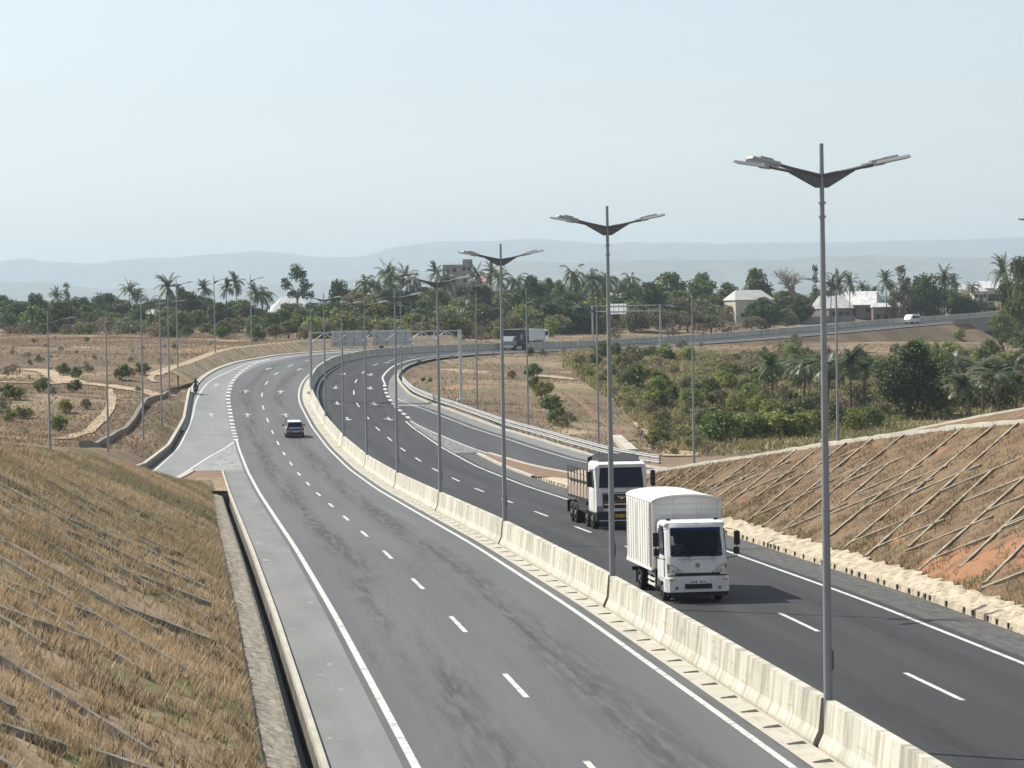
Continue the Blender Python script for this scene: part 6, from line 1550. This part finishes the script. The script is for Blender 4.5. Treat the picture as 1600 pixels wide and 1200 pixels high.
def tower():
    Y = 780; a = at(715, 411, Y); g = float(gz(np.array([a.x]), np.array([Y]))[0]) - .5; wd = 46 * Y / F; h = at(700, 414, Y).z - g
    o = thing('unfinished_building', 'unfinished grey concrete tower building rising above the palms', 'building', (a.x, Y, g)); w_ = MB(); w_.box((0, 0, h / 2), (wd, 7, h)); wl = part('wall', w_, M['wall_grey'], o)
    t = MB(); t.box((wd * .34, 0, h + .75), (wd * .32, 5, 1.5)); part('stair_tower', t, M['wall_grey'], o)
    for k, (x, z) in enumerate([(-.1, -1.6), (.22, -1.2), (.38, -1.3), (-.34, -2.0), (-.1, -4.5), (.25, -4.5)]): d = MB(); d.box((wd * x, -3.52, h + z), (.9, .1, 1.1)); part('window', d, M['opening'], o)
    rb_ = MB()
    for k in range(7): rb_.tube([(wd * (-.45 + k * .12), -2 + (k % 3) * 2, h), (wd * (-.45 + k * .12), -2 + (k % 3) * 2, h + .9)], .05, 5)
    part('rebar_stubs', rb_, M['wall_grey'], o)
    s2 = MB(); s2.prism([(-wd * .5, h - 5.5), (-wd * .72, h - 6.5), (-wd * .72, 0), (-wd * .5, 0)], 'y', -3, 3); part('side_wing', s2, M['wall_cream'], o)
tower()
bw = [at(x, y, Y) for x, y, Y in [(1213, 494, 612), (1240, 494, 618), (1275, 492, 622), (1305, 490, 626), (1335, 486, 630)]]
wall_pix('boundary_wall', 'long low grey boundary wall left of the brown houses by the far road', 'wall', [Vector((p.x, p.y, float(gz(np.array([p.x]), np.array([p.y]))[0]))) for p in resamp(bw, 3)], 1.7, .25, M['wall_grey'], sink=1.2)
for k, (px, yt, Y) in enumerate([(152, 456, 640), (73 + 1468, 455, 700)]):
    p = at(px, yt, Y); g = float(gz(np.array([p.x]), np.array([p.y]))[0]); o = thing('utility_pole', ['thin wooden utility pole among the mango trees at left', 'thin utility pole among the bright roofs above the bridge'][k], 'pole', (p.x, p.y, g)); q = MB(); q.tube([(0, 0, -.5), (0, 0, p.z - g)], [.14, .09], 7); part('pole', q, M['bark'], o); q = MB(); q.box((0, 0, p.z - g - .4), (1.5, .1, .1)); part('crossarm', q, M['bark'], o)

# ---------------------------------------------------------------- grasses (uncountable)
def grass_mesh(name, P, hgt, wid, cols, seed, lean=.5):
    rng = np.random.RandomState(seed); n = len(P); a = rng.uniform(0, 2 * PI, n); h = hgt * rng.uniform(.5, 1.4, n); wd = wid * rng.uniform(.6, 1.4, n)
    dx, dy = np.cos(a) * wd, np.sin(a) * wd; la = rng.uniform(0, 2 * PI, n); le = lean * h * rng.uniform(.2, 1, n)
    tip = P + np.stack([np.cos(la) * le + .12 * h, np.sin(la) * le, h], -1); s = np.stack([dx, dy, np.zeros(n)], -1)
    V = np.stack([P - s, P + s, tip], 1).reshape(-1, 3)
    return np_mesh(name, V, 3, M['grass'], col=cols)
STRAW, TAN, OLIVE, PALE, RUST, GREEN = [np.array(c) for c in ((.50, .35, .20), (.35, .235, .14), (.22, .20, .095), (.60, .48, .33), (.29, .165, .10), (.14, .165, .06))]
def tints(rng, u, v, wts):
    n = len(u); base_ = np.zeros((n, 3)); k = np.zeros(n)
    for c, (amp, f, ph, b) in wts: 
        q = np.clip(b + amp * wob(u, v, f, ph), 0.02, None)[:, None] * rng.uniform(.3, 1.7, (n, 1)); base_ += c * q; k += q[:, 0]
    return base_ / k[:, None] * rng.uniform(.65, 1.3, (n, 1))
rng = np.random.RandomState(3)
n = 210000; s = rng.uniform(74, 226, n); tt = -12.2 - rng.uniform(0, 1, n) * np.maximum(-12.2 - (-12.1 - (HL(s) - .2) / .5), 0); ok = tt < -12.22; s, tt = s[ok], tt[ok]
nc = 7000; cs = rng.uniform(74, 212, nc); ct = -12.3 - rng.uniform(0, 1, nc) * np.maximum(-12.6 - (-12.1 - (HL(cs) - .2) / .5), 0); cw = rng.uniform(0, 1, nc) < np.clip(.55 + .6 * wob(cs, ct, .35, 8), .08, 1); cs, ct = cs[cw], ct[cw]
kk_ = rng.randint(0, len(cs), 130000); s2 = cs[kk_] + rng.randn(130000) * .10; t2 = ct[kk_] + rng.randn(130000) * .10; ok = t2 < -12.25
cl_ = rng.uniform(0, 1, len(s)) < np.clip(.28 + .4 * wob(s, tt * 1.5, .9, .4) + .2 * wob(s, tt, 2.7, 1.1), .08, 1); s = np.concatenate([s[cl_], s2[ok]]); tt = np.concatenate([tt[cl_], t2[ok]])
P = PTv(s, tt, np.minimum(np.minimum(bankL(s, tt), .05 + .8 * (-12.15 - tt)), HL(s))); wg = np.clip((s - 120) / 50, 0, 1)
col = tints(rng, s, tt, [(STRAW * 1.25, (.5, .35, 0, .65)), (TAN * 1.2, (.5, .5, 1, .5)), (RUST * 1.2, (.5, .28, 2, .25)), (PALE * 1.3, (.4, .5, 3, .65)), (OLIVE * 1.1, (.6, .3, 4, .25))])
gmix = np.clip(.22 + .6 * wg * (wob(s, tt, .22, 5) > -.1) + .3 * (wob(s, tt, .5, 7) > .55), 0, .8)[:, None]; col = col * (1 - gmix) + (OLIVE * .75 + GREEN * .4) * gmix * rng.uniform(.7, 1.5, (len(s), 1))
dk = (rng.uniform(0, 1, (len(s), 1)) < np.clip(.10 + .3 * wob(s, tt, .6, 12), .02, .45)[:, None]); gy = col.mean(1, keepdims=True); col = (col * .78 + gy * .22) * np.array((1.10, 1.04, .95)); col = np.where(dk, np.array((.115, .095, .075)) * rng.uniform(.6, 1.4, (len(s), 1)), col)
stuff('grass_tufts', grass_mesh('grass_tufts', P, .25, .016, col, 4, .8))
n = 120000; s = rng.uniform(90, 216, n); tt = 11.5 + rng.uniform(0, 1, n) ** 1.35 * np.maximum(crestR(s) - 11.6, 0); ok = rng.uniform(0, 1, n) < np.clip(.5 + .6 * wob(s, tt, .7, 2) + .3 * wob(s, tt, 2.1, 3), 0, 1); s, tt = s[ok], tt[ok]; P = PTv(s, tt, bankR(s, tt))
col = tints(rng, s, tt, [(TAN, (.5, .5, 1, .6)), (RUST, (.5, .3, 2, .35)), (OLIVE, (.6, .35, 4, .4)), (STRAW, (.4, .6, 5, .2))]) * .72
kf = np.clip((14.2 - tt) / 2.2, 0, 1)[:, None] * .75; col = col * (1 - kf) + np.array((.19, .165, .07)) * rng.uniform(.6, 1.4, (len(s), 1)) * kf
stuff('grass_tufts', grass_mesh('bank_grass', P, .16, .014, col, 5, .8))
# field grasses, left and right
def field(n, x0, x1, y0, y1, hgt, wid, seed, wts, dens):
    rng = np.random.RandomState(seed); Y = rng.uniform(y0, y1, n); px = rng.uniform(x0, x1, n); X = (px - 800) / F * Y
    s, t = st_of(X, Y); ok = ((t < LE(s) - .8) | (t > RO(s) + 1.6)) & (rng.uniform(0, 1, n) < np.clip(.5 + .5 * wob(X, Y, .09, dens) + .35 * wob(X, Y, .31, dens + 1), .03, 1)); X, Y = X[ok], Y[ok]
    P = np.stack([X, Y, gz(X, Y)], -1); col = tints(rng, X, Y, wts)
    return grass_mesh('field_grass', P, hgt, wid, col * .98, seed + 1, 1.1)
stuff('field_grass', field(80000, -20, 470, 215, 560, .22, .06, 11, [(TAN * .9, (.5, .06, 1, .6)), (RUST * .85, (.5, .045, 2, .4)), (STRAW * .85, (.4, .08, 3, .35)), (OLIVE * .8, (.5, .05, 4, .4))], .5))
stuff('field_grass', field(75000, 640, 1620, 215, 600, .25, .06, 13, [(TAN * .8, (.5, .06, 1, .5)), (RUST * .8, (.5, .045, 2, .25)), (STRAW * .8, (.4, .08, 3, .25)), (OLIVE * .9, (.6, .05, 4, .7)), (GREEN * 1.1, (.5, .05, 6, .5))], 1.5))

# green growth between the valley shrubs
def valley_grass(n, seed):
    rng = np.random.RandomState(seed); Y = rng.uniform(225, 440, n); px = rng.uniform(880, 1620, n); X = (px - 800) / F * Y; z = gz(X, Y)
    py = YH + (CAMZ - z) / Y * F - (px - 800) * math.tan(ROLL); lo = np.interp(px, [880, 960, 1050, 1300, 1600], [575, 630, 712, 700, 640]); s, t = st_of(X, Y)
    ok = (py < lo) & (py > np.interp(px, [880, 1100, 1600], [548, 545, 530])) & (t > RO(s) + 2) & (rng.uniform(0, 1, n) < np.clip(.6 + .6 * wob(X, Y, .07, 3), .1, 1)); P = np.stack([X, Y, z], -1)[ok]
    col = tints(rng, P[:, 0], P[:, 1], [(GREEN * 1.4, (.5, .07, 1, .4)), (OLIVE * 1.3, (.5, .05, 2, .6)), (np.array((.28, .27, .115)), (.5, .09, 3, .6)), (TAN, (.5, .06, 4, .5)), (STRAW * .8, (.5, .1, 6, .3))])
    return grass_mesh('valley_growth', P, .5, .13, col, seed + 1, .9)
stuff('valley_growth', valley_grass(95000, 41))

# ---------------------------------------------------------------- haze: the air between here and the hills
hz = MB(); hz.box((0, 8300, 192), (9000, 17000, 470)); me = hz.mesh('haze', [])
hm = bpy.data.materials.new('haze_air'); hm.use_nodes = True; N = hm.node_tree.nodes; N.clear(); out = N.new('ShaderNodeOutputMaterial'); pv = N.new('ShaderNodeVolumePrincipled')
pv.inputs['Color'].default_value = (.74, .89, 1.0, 1); pv.inputs['Density'].default_value = .00013; pv.inputs['Anisotropy'].default_value = 0.2
hm.node_tree.links.new(pv.outputs[0], out.inputs['Volume']); me.materials.append(hm)
o = link('haze', me); o['kind'] = 'stuff'
